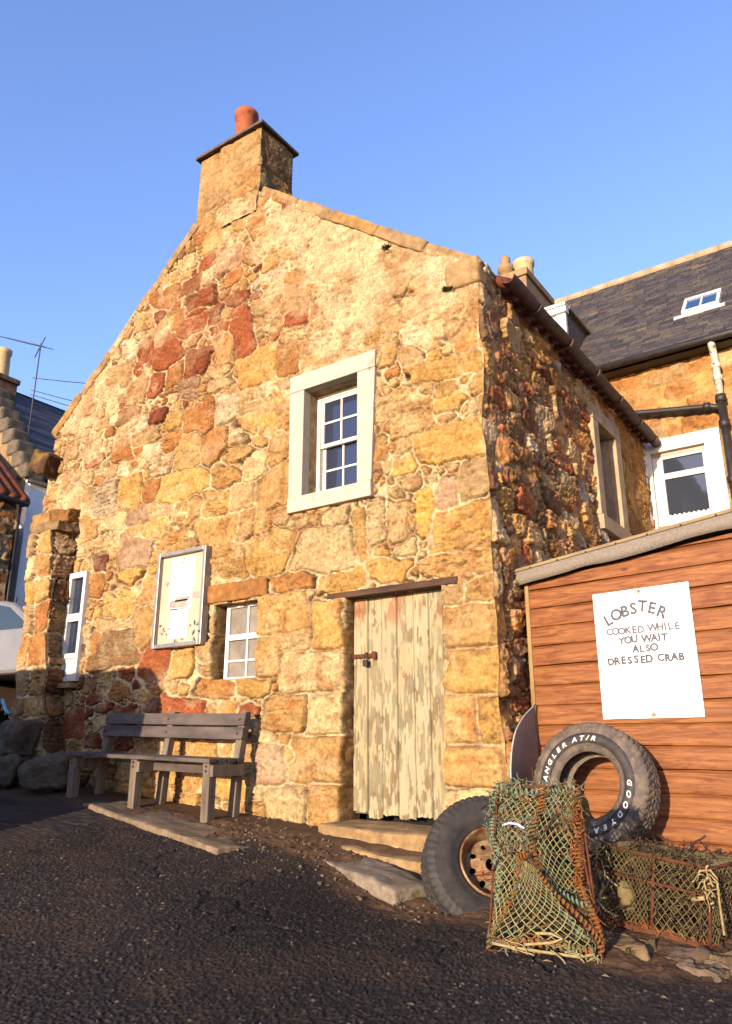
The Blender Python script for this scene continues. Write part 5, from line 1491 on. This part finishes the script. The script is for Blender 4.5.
    slump(root, .085, 2.9, 4.0)
    Rz = Matrix.Rotation(R(17), 4, 'Z'); Rx = Matrix.Rotation(R(-11), 4, 'X')
    root.rotation_mode = 'QUATERNION'; root.rotation_quaternion = (Rz @ Rx).to_quaternion()
    root.location = (.985, -1.66, -.395)
creel_upright()

def creel_long():
    root = empty('lobster_creel')
    tag(root, 'low rusty framed lobster creel with tan netting lying along the shed foot', 'lobster creel', 'lobster creels in front of the shed')
    W, D, H = .64, .40, .37
    w = W / 2; A = lambda x, y, z: Vector((x, y, z))
    F = [A(-w, 0, 0), A(w, 0, 0), A(w, .05, H), A(-w, .04, H)]
    B = [A(-w, D, 0), A(w + .02, D, 0), A(w + .02, D, H), A(-w, D, H)]
    mb = MB()
    for q in (F, B):
        for i in range(4): mb.tube([q[i], q[(i + 1) % 4]], .010, 8)
    for i in range(4): mb.tube([F[i], B[i]], .009, 8)
    mb.tube([A(.0, 0, 0), A(.0, .045, H)], .009, 8); mb.tube([A(-w, .03, .245), A(w, .02, .225)], .008, 8)
    mb.box((0, .01, -.012), (W + .03, .04, .02))
    mb.build('frame', M['rust'], root)
    mb = MB()
    net_panel(mb, [A(0, -.004, 0), A(w, -.004, 0), F[2], A(0, .04, H)], .040, .0019, .012, .004, 31)
    net_panel(mb, [F[0], A(0, -.004, 0), A(0, .04, H), F[3]], .028, .0018, -.05, .004, 32)
    net_panel(mb, [F[1], B[1], B[2], F[2]], .036, .0028, .01, .006, 33); net_panel(mb, [F[3], F[2], B[2], B[3]], .036, .0028, -.03, .008, 34); net_panel(mb, B, .04, .0026, 0, .005, 35)
    net_panel(mb, [F[0], F[3], B[3], B[0]], .036, .0028, .01, .006, 36)
    mb.build('netting', M['net_tan'], root)
    mb = MB()
    tangle(mb, patch_fn([A(-w, 0, .2), A(w, 0, .2), F[2], F[3]], .25), 130, .13, .003, 51); tangle(mb, patch_fn([A(-w, .02, .02), A(w, .02, .02), A(w, .02, .2), A(-w, .02, .2)], .2), 70, .13, .003, 52)
    tangle(mb, line_fn(F[3], F[2], .02), 60, .06, .003, 53)
    mb.build('olive_weed', M['weed_olive'], root)
    mb = MB()
    tangle(mb, patch_fn([A(-w, .10, .02), A(w, .10, .02), A(w, .10, H), A(-w, .10, H)], .24), 220, .2, .006, 54); tangle(mb, line_fn(B[3], B[2], .03), 120, .07, .0035, 55); tangle(mb, patch_fn([F[1], B[1], B[2], F[2]], .04), 130, .1, .0035, 56)
    tangle(mb, line_fn(F[3] + A(.1, .05, .01), F[2] + A(0, .1, .01), .025), 90, .06, .003, 57)
    mb.build('dark_weed', M['weed_dark'], root)
    mb = MB()
    for (x, z) in ((-w, .17), (w, .30), (-w + .03, .33)):
        tangle(mb, line_fn(A(x, -.02, z - .08), A(x, -.01, z + .06), .02), 16, .09, .0045, int(60 + z * 100), .5, .5)
    mb.tube([A(-w + .02, -.02, .26), A(-w + .05, -.03, .18), A(-w + .01, -.035, .1), A(-w + .06, -.03, .05), A(-w + .13, -.02, .04)], .008, 6)
    mb.tube([A(w - .06, .0, .30), A(w - .03, -.02, .36), A(w + .02, .0, .37), A(w + .04, .03, .33), A(w + .045, .03, .2), A(w + .08, .0, .06)], .007, 6)
    mb.tube([A(w - .02, -.02, .22), A(w - .06, -.025, .21), A(w - .09, -.02, .2)], .012, 6)
    wrapped(mb, A(w, .02, .17), A(w, .03, .33), .014, .006, 30, seed=65)
    mb.build('cream_rope', M['rope_cream'], root)
    mb = MB(); wrapped(mb, F[0] + A(.02, 0, .01), F[1] + A(-.02, 0, .01), .014, .006, 16, .3, seed=66); tangle(mb, line_fn(F[0], F[1], .015), 50, .07, .004, 67); mb.build('orange_twine', M['rope_orange'], root)
    # pale float wedged inside
    mb = MB(); mb.lathe([(0, -.08), (.03, -.07), (.05, -.02), (.05, .03), (.03, .07), (0, .08)], 16, Matrix.Translation((-w + .14, .06, .14)) @ Matrix.Rotation(R(-30), 4, 'Y')); mb.build('float', M['net_tan'], root)
    slump(root, .03, 3.5, 6.0)
    root.rotation_euler = (0, R(4.5), R(-11)); root.location = (1.375, -1.13, -.335)
creel_long()

# small weeds by the step and kerb
for i, (x, y, n, r, lab) in enumerate(((-.30, -.62, 60, .07, 'tuft of green weed in the angle of step and road wheel'), (1.15, -1.52, 40, .05, 'small green weed under the upright creel at the kerb'), (-.62, -1.06, 16, .045, 'tiny green sprig at the front edge of the flat slab'), (1.36, -1.50, 26, .04, 'low weed patch in front of the pale kerb stone'))):
    o = tuft((x, y, zgs(x, y) + .03), n, r, .9, 'weed_tuft', M['moss' if i != 2 else 'leaf'])
    tag(o, lab, 'weed', 'weeds along the wall foot')
for i, p in enumerate(((-1.02, -.03, 5.63), (-.30, -.03, 4.86))):
    tuft(p, 40, .07, .5, 'wall_fern', M['leaf'], cottage)

# loose chippings and straw scattered on the tarmac
def chippings():
    rn = random.Random(2); mb = MB()
    for i in range(420):
        if i < 110: x = rn.uniform(-3.5, 2.1); y = rn.uniform(-3.2, -.95); s = rn.uniform(.003, .008)
        else: x = rn.uniform(-2.4, .3); y = rn.uniform(-1.0, -.05) if x < -1.75 else rn.uniform(-1.3, -.5); s = rn.uniform(.004, .014)
        z = zgs(x, y) + .008
        q = [Vector((rn.uniform(-1, 1), rn.uniform(-1, 1), rn.uniform(-.3, .8))) * s for _ in range(6)]
        o = Vector((x, y, z)); a = rn.uniform(0, 6.28); d = Vector((math.cos(a), math.sin(a), 0)) * s * 1.5; e = Vector((-d.y, d.x, 0)) * .6; u = Vector((0, 0, s))
        mb.add([o + d, o + e, o - d, o - e, o + u, o - u], [(0, 1, 4), (1, 2, 4), (2, 3, 4), (3, 0, 4), (1, 0, 5), (2, 1, 5), (3, 2, 5), (0, 3, 5)])
    o = mb.build('loose_chippings', mat_noise('loose_stone_chip', '4a3d30', '7a6850', 30, .9, bstr=0)); tag(o, kind='stuff', label='pale loose stone chippings scattered over the dark road', cat='gravel')
    mb = MB()
    for i in range(14):
        x = rn.uniform(-.6, 1.9); y = rn.uniform(-1.9, -1.3); z = zgs(x, y) + .014; a = rn.uniform(-.6, .6); l = rn.uniform(.015, .04)
        d = Vector((math.cos(a), math.sin(a), 0)) * l; e = Vector((-d.y, d.x, 0)) * .16
        p = Vector((x, y, z)); mb.add([p - d, p - e + Vector((0, 0, .004)), p + d, p + e, p + Vector((0, 0, .010))], [(0, 1, 4), (1, 2, 4), (2, 3, 4), (3, 0, 4)])
    o = mb.build('leaf_litter', mat_noise('dry_leaf', '5f4a34', '86704f', 30, .9, bstr=0), fix=False); tag(o, kind='stuff', label='dry leaf scraps strewn along the kerb', cat='leaves')
chippings()

# ----------------------------------------------------------------- house behind, to the right
def back_house():
    root = empty('slate_roofed_house')
    tag(root, 'stone house with slate roof and white margined window behind the shed', 'house')
    Yb = 5.6
    rng = np.random.default_rng(25)
    st = fill_stones([], -1.6, 4.2, 2.2, 6.5, [(.16, .30, .10, .17, 1600), (.1, .16, .07, .11, 3000), (.05, .1, .04, .07, 3000)], lambda u, v, r: r.choice(list('coyctok')), rng)
    us = axis([-1.6, .0, .88, 4.2], .022); vs = axis([2.2, 3.72, 4.92, 6.42], .022)
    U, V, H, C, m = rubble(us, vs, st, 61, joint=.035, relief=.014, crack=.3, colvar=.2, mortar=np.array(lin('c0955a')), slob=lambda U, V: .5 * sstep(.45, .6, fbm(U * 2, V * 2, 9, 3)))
    um = (us[:-1] + us[1:]) / 2; vm = (vs[:-1] + vs[1:]) / 2; UM, VM = np.meshgrid(um, vm)
    keep = ~((UM > 0) & (UM < .88) & (VM > 3.72) & (VM < 4.92))
    grid_mesh('front_wall', np.stack([U, Yb - H, V], -1), C, M['far_stone'], root, keep)
    mb = MB(); mb.span((-6, Yb + .06, -.5), (-1.6, Yb + .3, 6.3)); mb.span((-6, 12.6, -.5), (5, 12.8, 6.3)); mb.span((4.2, Yb, -.5), (4.5, 12.6, 6.3)); mb.span((-1.6, Yb + .1, -.5), (4.2, Yb + .3, 2.2)); mb.build('other_walls', M['harl'], root)
    # slates: one row after another up a 45 degree pitch
    y0, z0 = 5.30, 6.40; ridge_y = 9.1
    P = []; C = []
    V_ = []; F_ = []; K_ = []
    rn = random.Random(8); e = Vector((0, math.cos(R(45)), math.sin(R(45)))); nn = Vector((0, -math.sin(R(45)), math.cos(R(45))))
    rows = 34; L = (ridge_y - y0) / math.cos(R(45)); dr = L / rows
    for r_ in range(rows):
        x = -6.2 + rn.uniform(-.2, 0)
        while x < 4.6:
            wd = rn.uniform(.16, .30); a = r_ * dr - .01 + rn.uniform(-.008, .008); b = a + dr * 1.5
            up = rn.uniform(.008, .018); tl = rn.uniform(-.004, .004)
            base = Vector((0, y0, z0))
            pts = []
            for (xx, tt, hh) in ((x + .004, a, up), (x + wd - .004, a, up + tl), (x + wd - .004, b, .001), (x + .004, b, .001), (x + .004, a, up - .011), (x + wd - .004, a, up + tl - .011)):
                p = base + e * tt + nn * hh; pts.append((xx, p.y, p.z))
            o_ = len(V_); V_ += pts; F_ += [(o_, o_ + 1, o_ + 2, o_ + 3), (o_ + 4, o_ + 5, o_ + 1, o_)]
            t = rn.random(); k = np.array(lin(rn.choice(['4f4946', '443e3e', '554d48', '4a4342', '585049', '5e5347'] if t > .02 else ['6f5f42', '75644a']))) * rn.uniform(.8, 1.15)
            K_ += [k] * 6; x += wd
    me = bpy.data.meshes.new('slate_slope'); me.from_pydata(V_, [], F_); a = me.color_attributes.new('col', 'FLOAT_COLOR', 'POINT')
    arr = np.ones((len(K_), 4), np.float32); arr[:, :3] = np.array(K_); a.data.foreach_set('color', arr.ravel()); me.materials.append(M['slate'])
    rf = link(bpy.data.objects.new('slate_slope', me), root)
    mb = MB(); mb.add([(-6.2, y0, z0 - .03), (4.6, y0, z0 - .03), (4.6, ridge_y, z0 - .03 + ridge_y - y0), (-6.2, ridge_y, z0 - .03 + ridge_y - y0), (-6.2, 13.4, z0 - .03), (4.6, 13.4, z0 - .03)], [(0, 1, 2, 3), (3, 2, 5, 4)]); mb.build('roof_deck', M['lead'], root, fix=False)
    mb = MB(); zr = z0 + ridge_y - y0
    n = 24
    for i in range(n):
        xa = -6.2 + 10.8 * i / n; mb.tube([(xa + .004, ridge_y, zr - .01), (xa + 10.8 / n - .004, ridge_y, zr - .01)], .11, 12)
    mb.build('ridge_tiles', M['margin_side'], root)
    # rooflight
    mb = MB(); mid = Vector((.93, 6.55, z0 + 6.55 - y0)); 
    def rl(x, t, h): p = mid + e * t + nn * h; return (mid.x + x, p.y, p.z)
    def bar(x0_, x1_, t0, t1, h0, h1, m_):
        m_.add([rl(x0_, t0, h0), rl(x1_, t0, h0), rl(x1_, t1, h0), rl(x0_, t1, h0), rl(x0_, t0, h1), rl(x1_, t0, h1), rl(x1_, t1, h1), rl(x0_, t1, h1)], [(0, 3, 2, 1), (4, 5, 6, 7), (0, 1, 5, 4), (1, 2, 6, 5), (2, 3, 7, 6), (3, 0, 4, 7)])
    hw, hh = .29, .37
    for (a_, b_, c_, d_) in ((-hw, -hw + .05, -hh, hh), (hw - .05, hw, -hh, hh), (-hw + .05, hw - .05, -hh, -hh + .06), (-hw + .05, hw - .05, hh - .05, hh), (-.012, .012, -hh + .06, hh - .05)): bar(a_, b_, c_, d_, .0, .08, mb)
    bar(-hw - .12, hw + .08, -hh - .10, -hh, .0, .03, mb)
    sk = mb.build('rooflight', M['bright_paint'], root)
    mb = MB(); bar(-hw + .03, hw - .03, -hh + .03, hh - .03, .04, .05, mb); mb.build('glass_pane', mat_glass('rooflight_glass', '1c3a5c'), sk)
    # eaves gutter and soffit board
    mb = MB(); mb.tube([(-1.4, 5.27, 6.34), (4.6, 5.27, 6.34)], .06, 12); mb.span((-1.6, 5.35, 6.27), (4.6, 5.62, 6.40)); mb.build('eaves_gutter', M['black_iron'], root)
    # window: broad white margin, two-light sash, lace half curtain
    w = empty('white_window'); w.parent = root
    mb = MB(); y1 = Yb + .03; y0_ = Yb - .05
    mb.span((-.12, y0_, 4.86), (1.05, y1, 5.06)); mb.span((-.12, y0_ + .003, 3.5), (.05, y1, 4.858)); mb.span((.83, y0_ + .003, 3.5), (1.05, y1, 4.858)); mb.span((-.16, y0_ - .05, 3.42), (1.09, y1, 3.5))
    mb.build('window_margin', M['bright_paint'], w, bevel=.006)
    mb = MB(); mb.span((.05, Yb + .03, 4.80), (.83, Yb + .10, 4.858)); mb.build('blind', M['board'], w)
    mb = MB(); fy = Yb + .04; a, b, c, d = .05, .83, 3.5, 4.858
    for (x0, x1, z0_, z1) in ((a, a + .15, c, d), (b - .06, b, c, d), (a + .15, b - .06, c, c + .08), (a + .15, b - .06, d - .10, d), (a + .15, b - .06, 4.44, 4.53)): mb.span((x0, fy, z0_), (x1, fy + .07, z1))
    mb.build('window_frame', M['bright_paint'], w, bevel=.006)
    mb = MB(); mb.span((a + .1, fy + .035, c + .03), (b - .03, fy + .04, d - .05)); mb.build('glass_pane', mat_glass('clear_grey_glass', '2b2f38'), w)
    mb = MB(); n = 60; vs = []
    for i in range(n + 1):
        x = a + .15 + (b - a - .21) * i / n
        for (z, k) in ((c + .08, 0), (3.88 + .012 * math.sin(i * .9), 1)): vs.append((x, fy + .022 + .006 * math.sin(i * 1.3), z))
    mb.add(vs, [(2 * i, 2 * i + 2, 2 * i + 3, 2 * i + 1) for i in range(n)], True); mb.build('lace_curtain', M['lace'], w, fix=False)
    # dormer at the left
    d = empty('dormer'); d.parent = root
    fx0, fx1, fy_, zt, zb = -2.2, -1.07, 5.58, 7.88, 6.5
    mb = MB()
    mb.span((fx1 - .16, fy_, zb), (fx1, fy_ + .08, zt - .16)); mb.span((fx0, fy_, zb), (fx0 + .16, fy_ + .08, zt - .16)); mb.span((fx0 - .04, fy_ - .05, zt - .158), (fx1 + .03, fy_ + .10, zt - .05)); mb.span((fx0 - .08, fy_ - .08, zt - .048), (fx1 + .035, fy_ + .12, zt + .01)); mb.span((fx0 + .16, fy_ + .02, zt - .30), (fx1 - .16, fy_ + .07, zt - .16))
    mb.span((fx1 - .42, fy_ + .03, zb), (fx1 - .38, fy_ + .06, zt - .3))
    mb.build('dormer_front', M['bright_paint'], d, bevel=.006)
    mb = MB(); mb.span((fx0 + .1, fy_ + .05, zb), (fx1 - .1, fy_ + .055, zt - .2)); mb.build('glass_pane', M['glass'], d)
    mb = MB(); yb_ = 6.75
    mb.add([(fx1 - .02, fy_ + .08, zb), (fx1 - .02, fy_ + .08, zt - .05), (fx1 - .02, yb_, zt - .05), (fx0 + .02, fy_ + .08, zb), (fx0 + .02, fy_ + .08, zt - .05), (fx0 + .02, yb_, zt - .05)], [(0, 2, 1), (3, 4, 5), (0, 1, 4, 3), (1, 2, 5, 4), (0, 3, 5, 2)])
    for k in range(6):
        z = zb + .15 + k * .19
        mb.box((fx1 - .012, (fy_ + .1 + (z - zb) + fy_) / 2 + .05, z), (.018, max(.05, (z - zb) + .0), .17), Matrix.Rotation(R(5), 3, 'Y'))
    mb.build('slate_cheek', M['lead'], d)
    mb = MB(); mb.span((fx0 - .08, fy_ + .12, zt - .045), (fx1 + .05, yb_ + .05, zt + .005)); mb.build('dormer_roof', M['batten'], d)
    # chimney with two pots
    mb = MB(); mb.span((-2.75, 5.92, 6.6), (-1.86, 7.2, 8.97)); mb.span((-2.80, 5.88, 8.97), (-1.82, 7.24, 9.12)); mb.span((-2.77, 5.92, 9.12), (-1.86, 7.19, 9.15)); ch = mb.build('chimney', M['chim_render'], root, bevel=.015)
    for (x, y, r, m_, h) in ((-2.02, 6.25, .20, 'buff_clay', .36), (-2.36, 6.18, .16, 'chim_render', .34)):
        mb = MB(); mb.lathe([(r * .86, 0), (r * .9, h * .7), (r, h * .75), (r * 1.02, h), (r * .85, h), (r * .8, h * .8), (r * .8, 0)], 32, Matrix.Translation((x, y, 9.12)))
        if m_ == 'chim_render': mb.lathe([(r * .7, h), (r * .5, h + .06), (r * .62, h + .10), (r * .6, h + .2), (r * .3, h + .26), (0, h + .27)], 24, Matrix.Translation((x, y, 9.12)))
        mb.build('chimney_pot', M[m_], ch)
    # downpipe and waste pipe
    mb = MB(); x = 1.15; y = Yb - .13
    mb.tube([(x, 5.3, 6.32), (x, 5.36, 6.26), (x, y, 6.1), (x, y, 5.45)], .052, 14)
    for z in (5.98, 5.78): mb.lathe([(.06, -.04), (.066, -.03), (.066, .03), (.06, .04)], 18, Matrix.Translation((x, y, z)))
    dp = mb.build('downpipe_upper', M['white_pipe'], root)
    mb = MB(); mb.tube([(x, y, 5.5), (x, y, 2.4)], .058, 14)
    for z in (5.45, 5.05, 4.2): mb.lathe([(.058, -.06), (.078, -.05), (.078, .05), (.058, .06)], 18, Matrix.Translation((x, y, z)))
    mb.tube([(-.5, y, 5.62), (.0, y, 5.52), (x - .14, y, 5.36), (x, y, 5.30)], .045, 12)
    mb.lathe([(.045, -.05), (.065, -.04), (.065, .04), (.045, .05)], 16, Matrix.Translation((x - .2, y, 5.37)) @ Matrix.Rotation(R(97), 4, 'Y'))
    mb.build('waste_pipe', M['black_iron'], root)
back_house()

# ----------------------------------------------------------------- houses, car and odds at the left
def left_side():
    # pale harled house with crow-stepped gable
    root = empty('harled_house')
    tag(root, 'pale harled house with slate roof, crow-stepped gable and chimney at far left', 'house')
    xr = -16.0; yg = 4.95; ze = 7.58; xrid = -19.2; zr = 11.5
    mb = MB(); mb.span((xr - .25, yg + .02, 0), (xr, 16, ze)); mb.build('harled_wall', M['harl'], root)
    mb = MB(); mb.prism([(2 * xrid - xr, 0), (xr - .25, 0), (xr - .25, ze), (xrid, zr), (2 * xrid - xr, ze)], .5, Matrix.Translation((0, yg, 0))); mb.build('gable_wall', M['chim_render'], root)
    n = 9
    for i in range(n):
        t = (i + .5) / n; x = xr + (xrid - xr) * t - .2; z = ze + (zr - ze) * t
        for sx in (1, -1):
            xx = x if sx > 0 else 2 * xrid - x
            stone_block('crow_step', (xx, yg + .24, z + .05), (.50, .62, .42), None, tuple(PAL['g'] * .6), 200 + i, root, amp=.02, rnd=.15, cuts=5)
    mb = MB()
    rows = 16
    for sgn in (1, -1):
        for r_ in range(rows):
            t0, t1 = r_ / rows, (r_ + 1.15) / rows
            a = Vector((sgn * (xr - xrid + .15) * (1 - t0), 0, ze - .1 + (zr - ze) * t0)); b = Vector((sgn * (xr - xrid + .15) * (1 - t1), 0, ze - .1 + (zr - ze) * t1))
            up = Vector((0, 0, .03))
            mb.add([(xrid + a.x, yg + .5, a.z + .03), (xrid + a.x, 16, a.z + .03), (xrid + b.x, 16, b.z), (xrid + b.x, yg + .5, b.z), (xrid + a.x, yg + .5, a.z), (xrid + a.x, 16, a.z)], [(0, 1, 2, 3), (4, 5, 1, 0)])
    mb.build('slate_roof', mat_noise('blue_grey_slate', '33333c', '4a4850', 3, .6, stretch=(1, .6, 1), bstr=.5, bscale=12), root, fix=False)
    mb = MB(); mb.tube([(xr + .12, yg - .1, ze - .12), (xr + .12, 16, ze - .12)], .08, 8); mb.build('gutter', M['black_iron'], root)
    mb = MB(); mb.span((-20.4, yg - .1, 9.6), (-18.75, yg + .75, 11.45)); mb.span((-20.48, yg - .16, 11.45), (-18.68, yg + .8, 11.62)); ch = mb.build('chimney', mat_noise('dark_chimney_stone', '4a372a', '7a5c42', 3, .9, bstr=.8, bscale=8, bdist=.05), root, bevel=.03)
    for x in (-18.95, -19.75):
        mb = MB(); mb.lathe([(.30, 0), (.27, .9), (.31, .95), (.31, 1.1), (.22, 1.1), (.22, .2)], 20, Matrix.Translation((x, yg + .25, 11.62)) @ Matrix.Scale(.82, 4)); mb.build('chimney_pot', M['buff_clay'], ch)
    mb = MB(); mx, my = -17.30, yg + .5
    mb.tube([(mx, my, 9.3), (mx, my, 12.35)], .022, 6); mb.tube([(mx - 1.6, my - .25, 12.95), (mx + .15, my + .02, 12.2)], .022, 6)
    for k in range(6): 
        t = k / 5; p = Vector((mx - 1.55 + 1.5 * t, my - .25 + .25 * t, 12.93 - .66 * t)); mb.tube([p + Vector((0, -.45, -.1)), p + Vector((0, .45, .1))], .012, 5)
    mb.tube([(mx - .25, my, 11.95), (mx + .2, my, 12.5)], .018, 5)
    mb.build('tv_aerial', M['wire'], root)
    # rubble house with pantiles, in front
    root2 = empty('pantiled_house')
    tag(root2, 'dark rubble outbuilding with clay pantile roof edge at the left frame edge', 'house')
    rng = np.random.default_rng(33)
    Wd = 4.6
    st = fill_stones([], -4.4, .1, 1.0, 7.2, [(.2, .36, .12, .2, 600), (.1, .2, .07, .12, 2500), (.06, .1, .05, .08, 2500)], side_colour, rng)
    us = np.arange(-4.4, .001, .045); vs = np.arange(1.0, 7.0, .045)
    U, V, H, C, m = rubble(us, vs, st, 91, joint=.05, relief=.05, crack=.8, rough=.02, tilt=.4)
    org = Vector((-15.15, 4.25, 0)); ang = R(82)
    d = Vector((math.cos(ang), math.sin(ang), 0)); nrm = Vector((math.sin(ang), -math.cos(ang), 0))
    lim = 6.55 + .10 * (-U)
    keep = (V[1:, 1:] < lim[1:, 1:])
    P = np.stack([org.x + d.x * U + nrm.x * H, org.y + d.y * U + nrm.y * H, np.minimum(V, lim)], -1)
    grid_mesh('rubble_wall', P, C * .8, M['side_stone'], root2, keep)
    mb = MB()
    for k in range(16):
        u = .05 - k * .28; p0 = org + d * u + nrm * .22 + Vector((0, 0, 6.52 + .10 * max(0, -u))); p1 = p0 - nrm * 3.2 + Vector((0, 0, 2.3)); mb.tube([p0, p1], .15, 8)
    mb.build('pantile_roof', M['pantile'], root2)
    mb = MB(); c = org - d * 2.2 - nrm * 1.6; mb.box((c.x, c.y, 3.2), (4.3, 3.0, 6.2), Matrix.Rotation(ang, 3, 'Z')); mb.tube([org + d * .03 + nrm * .05 + Vector((0, 0, 6.5)), org + d * .03 + nrm * .05 + Vector((0, 0, 1))], .03, 8); mb.tube([org + d * .15 + nrm * .25 + Vector((0, 0, 6.46)), org - d * 4.2 + nrm * .25 + Vector((0, 0, 6.86))], .07, 8); mb.build('gutter_and_core', M['black_iron'], root2)
left_side()

def fence():
    root = empty('mesh_fence'); tag(root, 'dark wire mesh fence panel between car and harled house', 'fence')
    a, b = Vector((-13.2, 3.4, 0)), Vector((-11.2, 4.6, 0)); z0, z1 = 2.0, 3.72
    mb = MB(); net_panel(mb, [a + Vector((0, 0, z0)), b + Vector((0, 0, z0)), b + Vector((0, 0, z1)), a + Vector((0, 0, z1))], .10, .008, 0, .004, 71); mb.build('wire_mesh', M['wire'], root)
    for p in (a, b):
        mb = MB(); mb.tube([p + Vector((0, 0, .8)), p + Vector((0, 0, z1 + .05))], .03, 8); mb.build('post', M['wire'], root)
fence()

def vehicle(name, prof, glass, width, wheels, wr, loc, rz, paint, lab, cat):
    root = empty(name, loc, rz); tag(root, lab, cat)
    mb = MB(); mb.prism(prof, width, Matrix.Translation((0, -width / 2, 0))); mb.build('body', paint, root, bevel=.07)
    for g in glass:
        for s in (-1, 1):
            mb = MB(); mb.prism(g, .02, Matrix.Translation((0, s * (width / 2 + .003) - .01, 0))); mb.build('side_window', M['car_glass'], root)
    for x in wheels:
        for s in (-1, 1):
            mb = MB(); mb.lathe([(0, -.1), (wr * .6, -.1), (wr * .95, -.1), (wr, -.06), (wr, .06), (wr * .95, .1), (0, .1)], 28, Matrix.Translation((x, s * (width / 2 - .08), wr)) @ Matrix.Rotation(R(90), 4, 'X'))
            wl = mb.build('wheel', M['plastic_dark'], root); mb = MB(); mb.lathe([(0, 0), (wr * .55, 0), (wr * .6, .01)], 20, Matrix.Translation((x, s * (width / 2 + .025), wr)) @ Matrix.Rotation(R(90 * s), 4, 'X')); mb.build('hub_cap', M['alu'], wl)
    for s in (-1, 1):
        mb = MB(); mb.box((prof[0][0] if False else max(p[0] for p in prof) - .06, s * (width / 2 - .25), .72), (.14, .34, .14)); mb.build('headlight', M['bright_paint'], root, bevel=.02)
    return root
car_prof = [(-2.0, .25), (2.05, .25), (2.12, .55), (2.0, .82), (1.05, .98), (.25, 1.46), (-.1, 1.53), (-1.35, 1.50), (-1.95, 1.0), (-2.08, .6)]
car_glass = [[(-1.5, 1.02), (-.32, 1.0), (-.32, 1.43), (-1.2, 1.42)], [(-.24, 1.0), (.80, .99), (.20, 1.38), (-.1, 1.44), (-.24, 1.43)]]
vehicle('parked_car', car_prof, car_glass, 1.7, (-1.3, 1.3), .31, (-9.95, 2.1, zgs(-9.95, 2.1) + .12), R(6), M['car_paint'], 'pale silver car parked behind the left corner of the cottage', 'car')
van_prof = [(-2.3, .3), (2.3, .3), (2.38, .7), (2.25, 1.1), (1.55, 1.32), (.85, 2.3), (.55, 2.46), (-2.05, 2.46), (-2.3, 2.2)]
van_glass = [[(.35, 1.4), (1.35, 1.36), (.80, 2.1), (.35, 2.15)]]

# shrub and blue hose behind the boulders
o = tuft((-6.9, -.3, .85), 420, .38, .8, 'shrub', M['leaf']); tag(o, 'dark leafy shrub behind the upright boulder at the left edge', 'shrub')
mb = MB(); mb.tube([(-6.50, -.45, 1.16), (-6.30, -.5, 1.02), (-6.2, -.5, .98)], .02, 8); o = mb.build('blue_pipe', M['blue_hose']); tag(o, 'short bright blue pipe poking up behind the upright boulder', 'pipe')

# overhead wires from the left chimney to the lane behind the cottage
for k, (a, b, lab) in enumerate((((-17.6, 5.5, 11.3), (-9, 14, 12.6), 'uppermost overhead cable between far left chimney and cottage gable'), ((-17.6, 5.5, 10.9), (-9, 14, 10.0), 'middle overhead cable between far left chimney and cottage gable'), ((-17.6, 5.5, 10.75), (-9, 14, 9.5), 'lowest overhead cable between far left chimney and cottage gable'))):
    pts = [Vector(a).lerp(Vector(b), t) - Vector((0, 0, .5 * 4 * t * (1 - t))) for t in np.linspace(0, 1, 14)]
    mb = MB(); mb.tube(pts, .014, 5); o = mb.build('overhead_cable', M['wire']); tag(o, lab, 'cable', 'overhead cables at the left')

# unseen van added to cast the shadow on the bottom left of the gable
vehicle('shadow_caster_van', van_prof, van_glass, 1.9, (-1.5, 1.45), .33, (-6.08, -4.9, zgs(-6.08, -4.9)), R(180), M['van_paint'], 'unseen dark van added off camera to cast the shadow on the lower gable', 'van')

# ----------------------------------------------------------------- light, sky, camera
SUN_EL, SUN_AZ = R(9.0), R(3.8)          # azimuth from -Y towards +X
sv = Vector((math.sin(SUN_AZ) * math.cos(SUN_EL), -math.cos(SUN_AZ) * math.cos(SUN_EL), math.sin(SUN_EL)))
sun = bpy.data.lights.new('sun', 'SUN'); sun.energy = 4.0; sun.angle = R(.5); sun.color = (1.0, .83, .62)
so = bpy.data.objects.new('sun', sun); link(so); so.rotation_euler = (-sv).to_track_quat('-Z', 'Y').to_euler(); so.location = (5, -20, 10)
w = bpy.data.worlds.new('World'); scene.world = w; w.use_nodes = True
nt = w.node_tree; bg = nt.nodes['Background']
sky = nt.nodes.new('ShaderNodeTexSky'); sky.sky_type = 'NISHITA'; sky.sun_disc = False; sky.sun_elevation = SUN_EL; sky.sun_rotation = R(180) - SUN_AZ
sky.air_density = 1.0; sky.dust_density = .6; sky.ozone_density = 3.0; sky.altitude = 50
mx = nt.nodes.new('ShaderNodeMix'); mx.data_type = 'RGBA'; mx.blend_type = 'MULTIPLY'; mx.inputs[0].default_value = 1
mx.inputs[7].default_value = (1.32, 1.12, 1.32, 1)
nt.links.new(sky.outputs[0], mx.inputs[6]); nt.links.new(mx.outputs[2], bg.inputs['Color']); bg.inputs['Strength'].default_value = .15

cam = bpy.data.cameras.new('camera'); co = bpy.data.objects.new('camera', cam); link(co)
cam.sensor_fit = 'VERTICAL'; cam.sensor_height = 24; cam.lens = 24 * 762 / 1024; cam.clip_start = .05; cam.clip_end = 800
co.location = (2.766, -5.781, .625)
pitch, yaw = math.atan(233 / 762), R(35.2)
fw = Vector((-math.sin(yaw) * math.cos(pitch), math.cos(yaw) * math.cos(pitch), math.sin(pitch)))
co.rotation_euler = fw.to_track_quat('-Z', 'Y').to_euler()
scene.camera = co
scene.view_settings.view_transform = 'Standard'; scene.view_settings.look = 'None'; scene.view_settings.gamma = 1; scene.view_settings.exposure = 1.5; scene.view_settings.use_curve_mapping = False
scene.render.engine = 'CYCLES'; scene.cycles.use_denoising = True; scene.cycles.max_bounces = 6
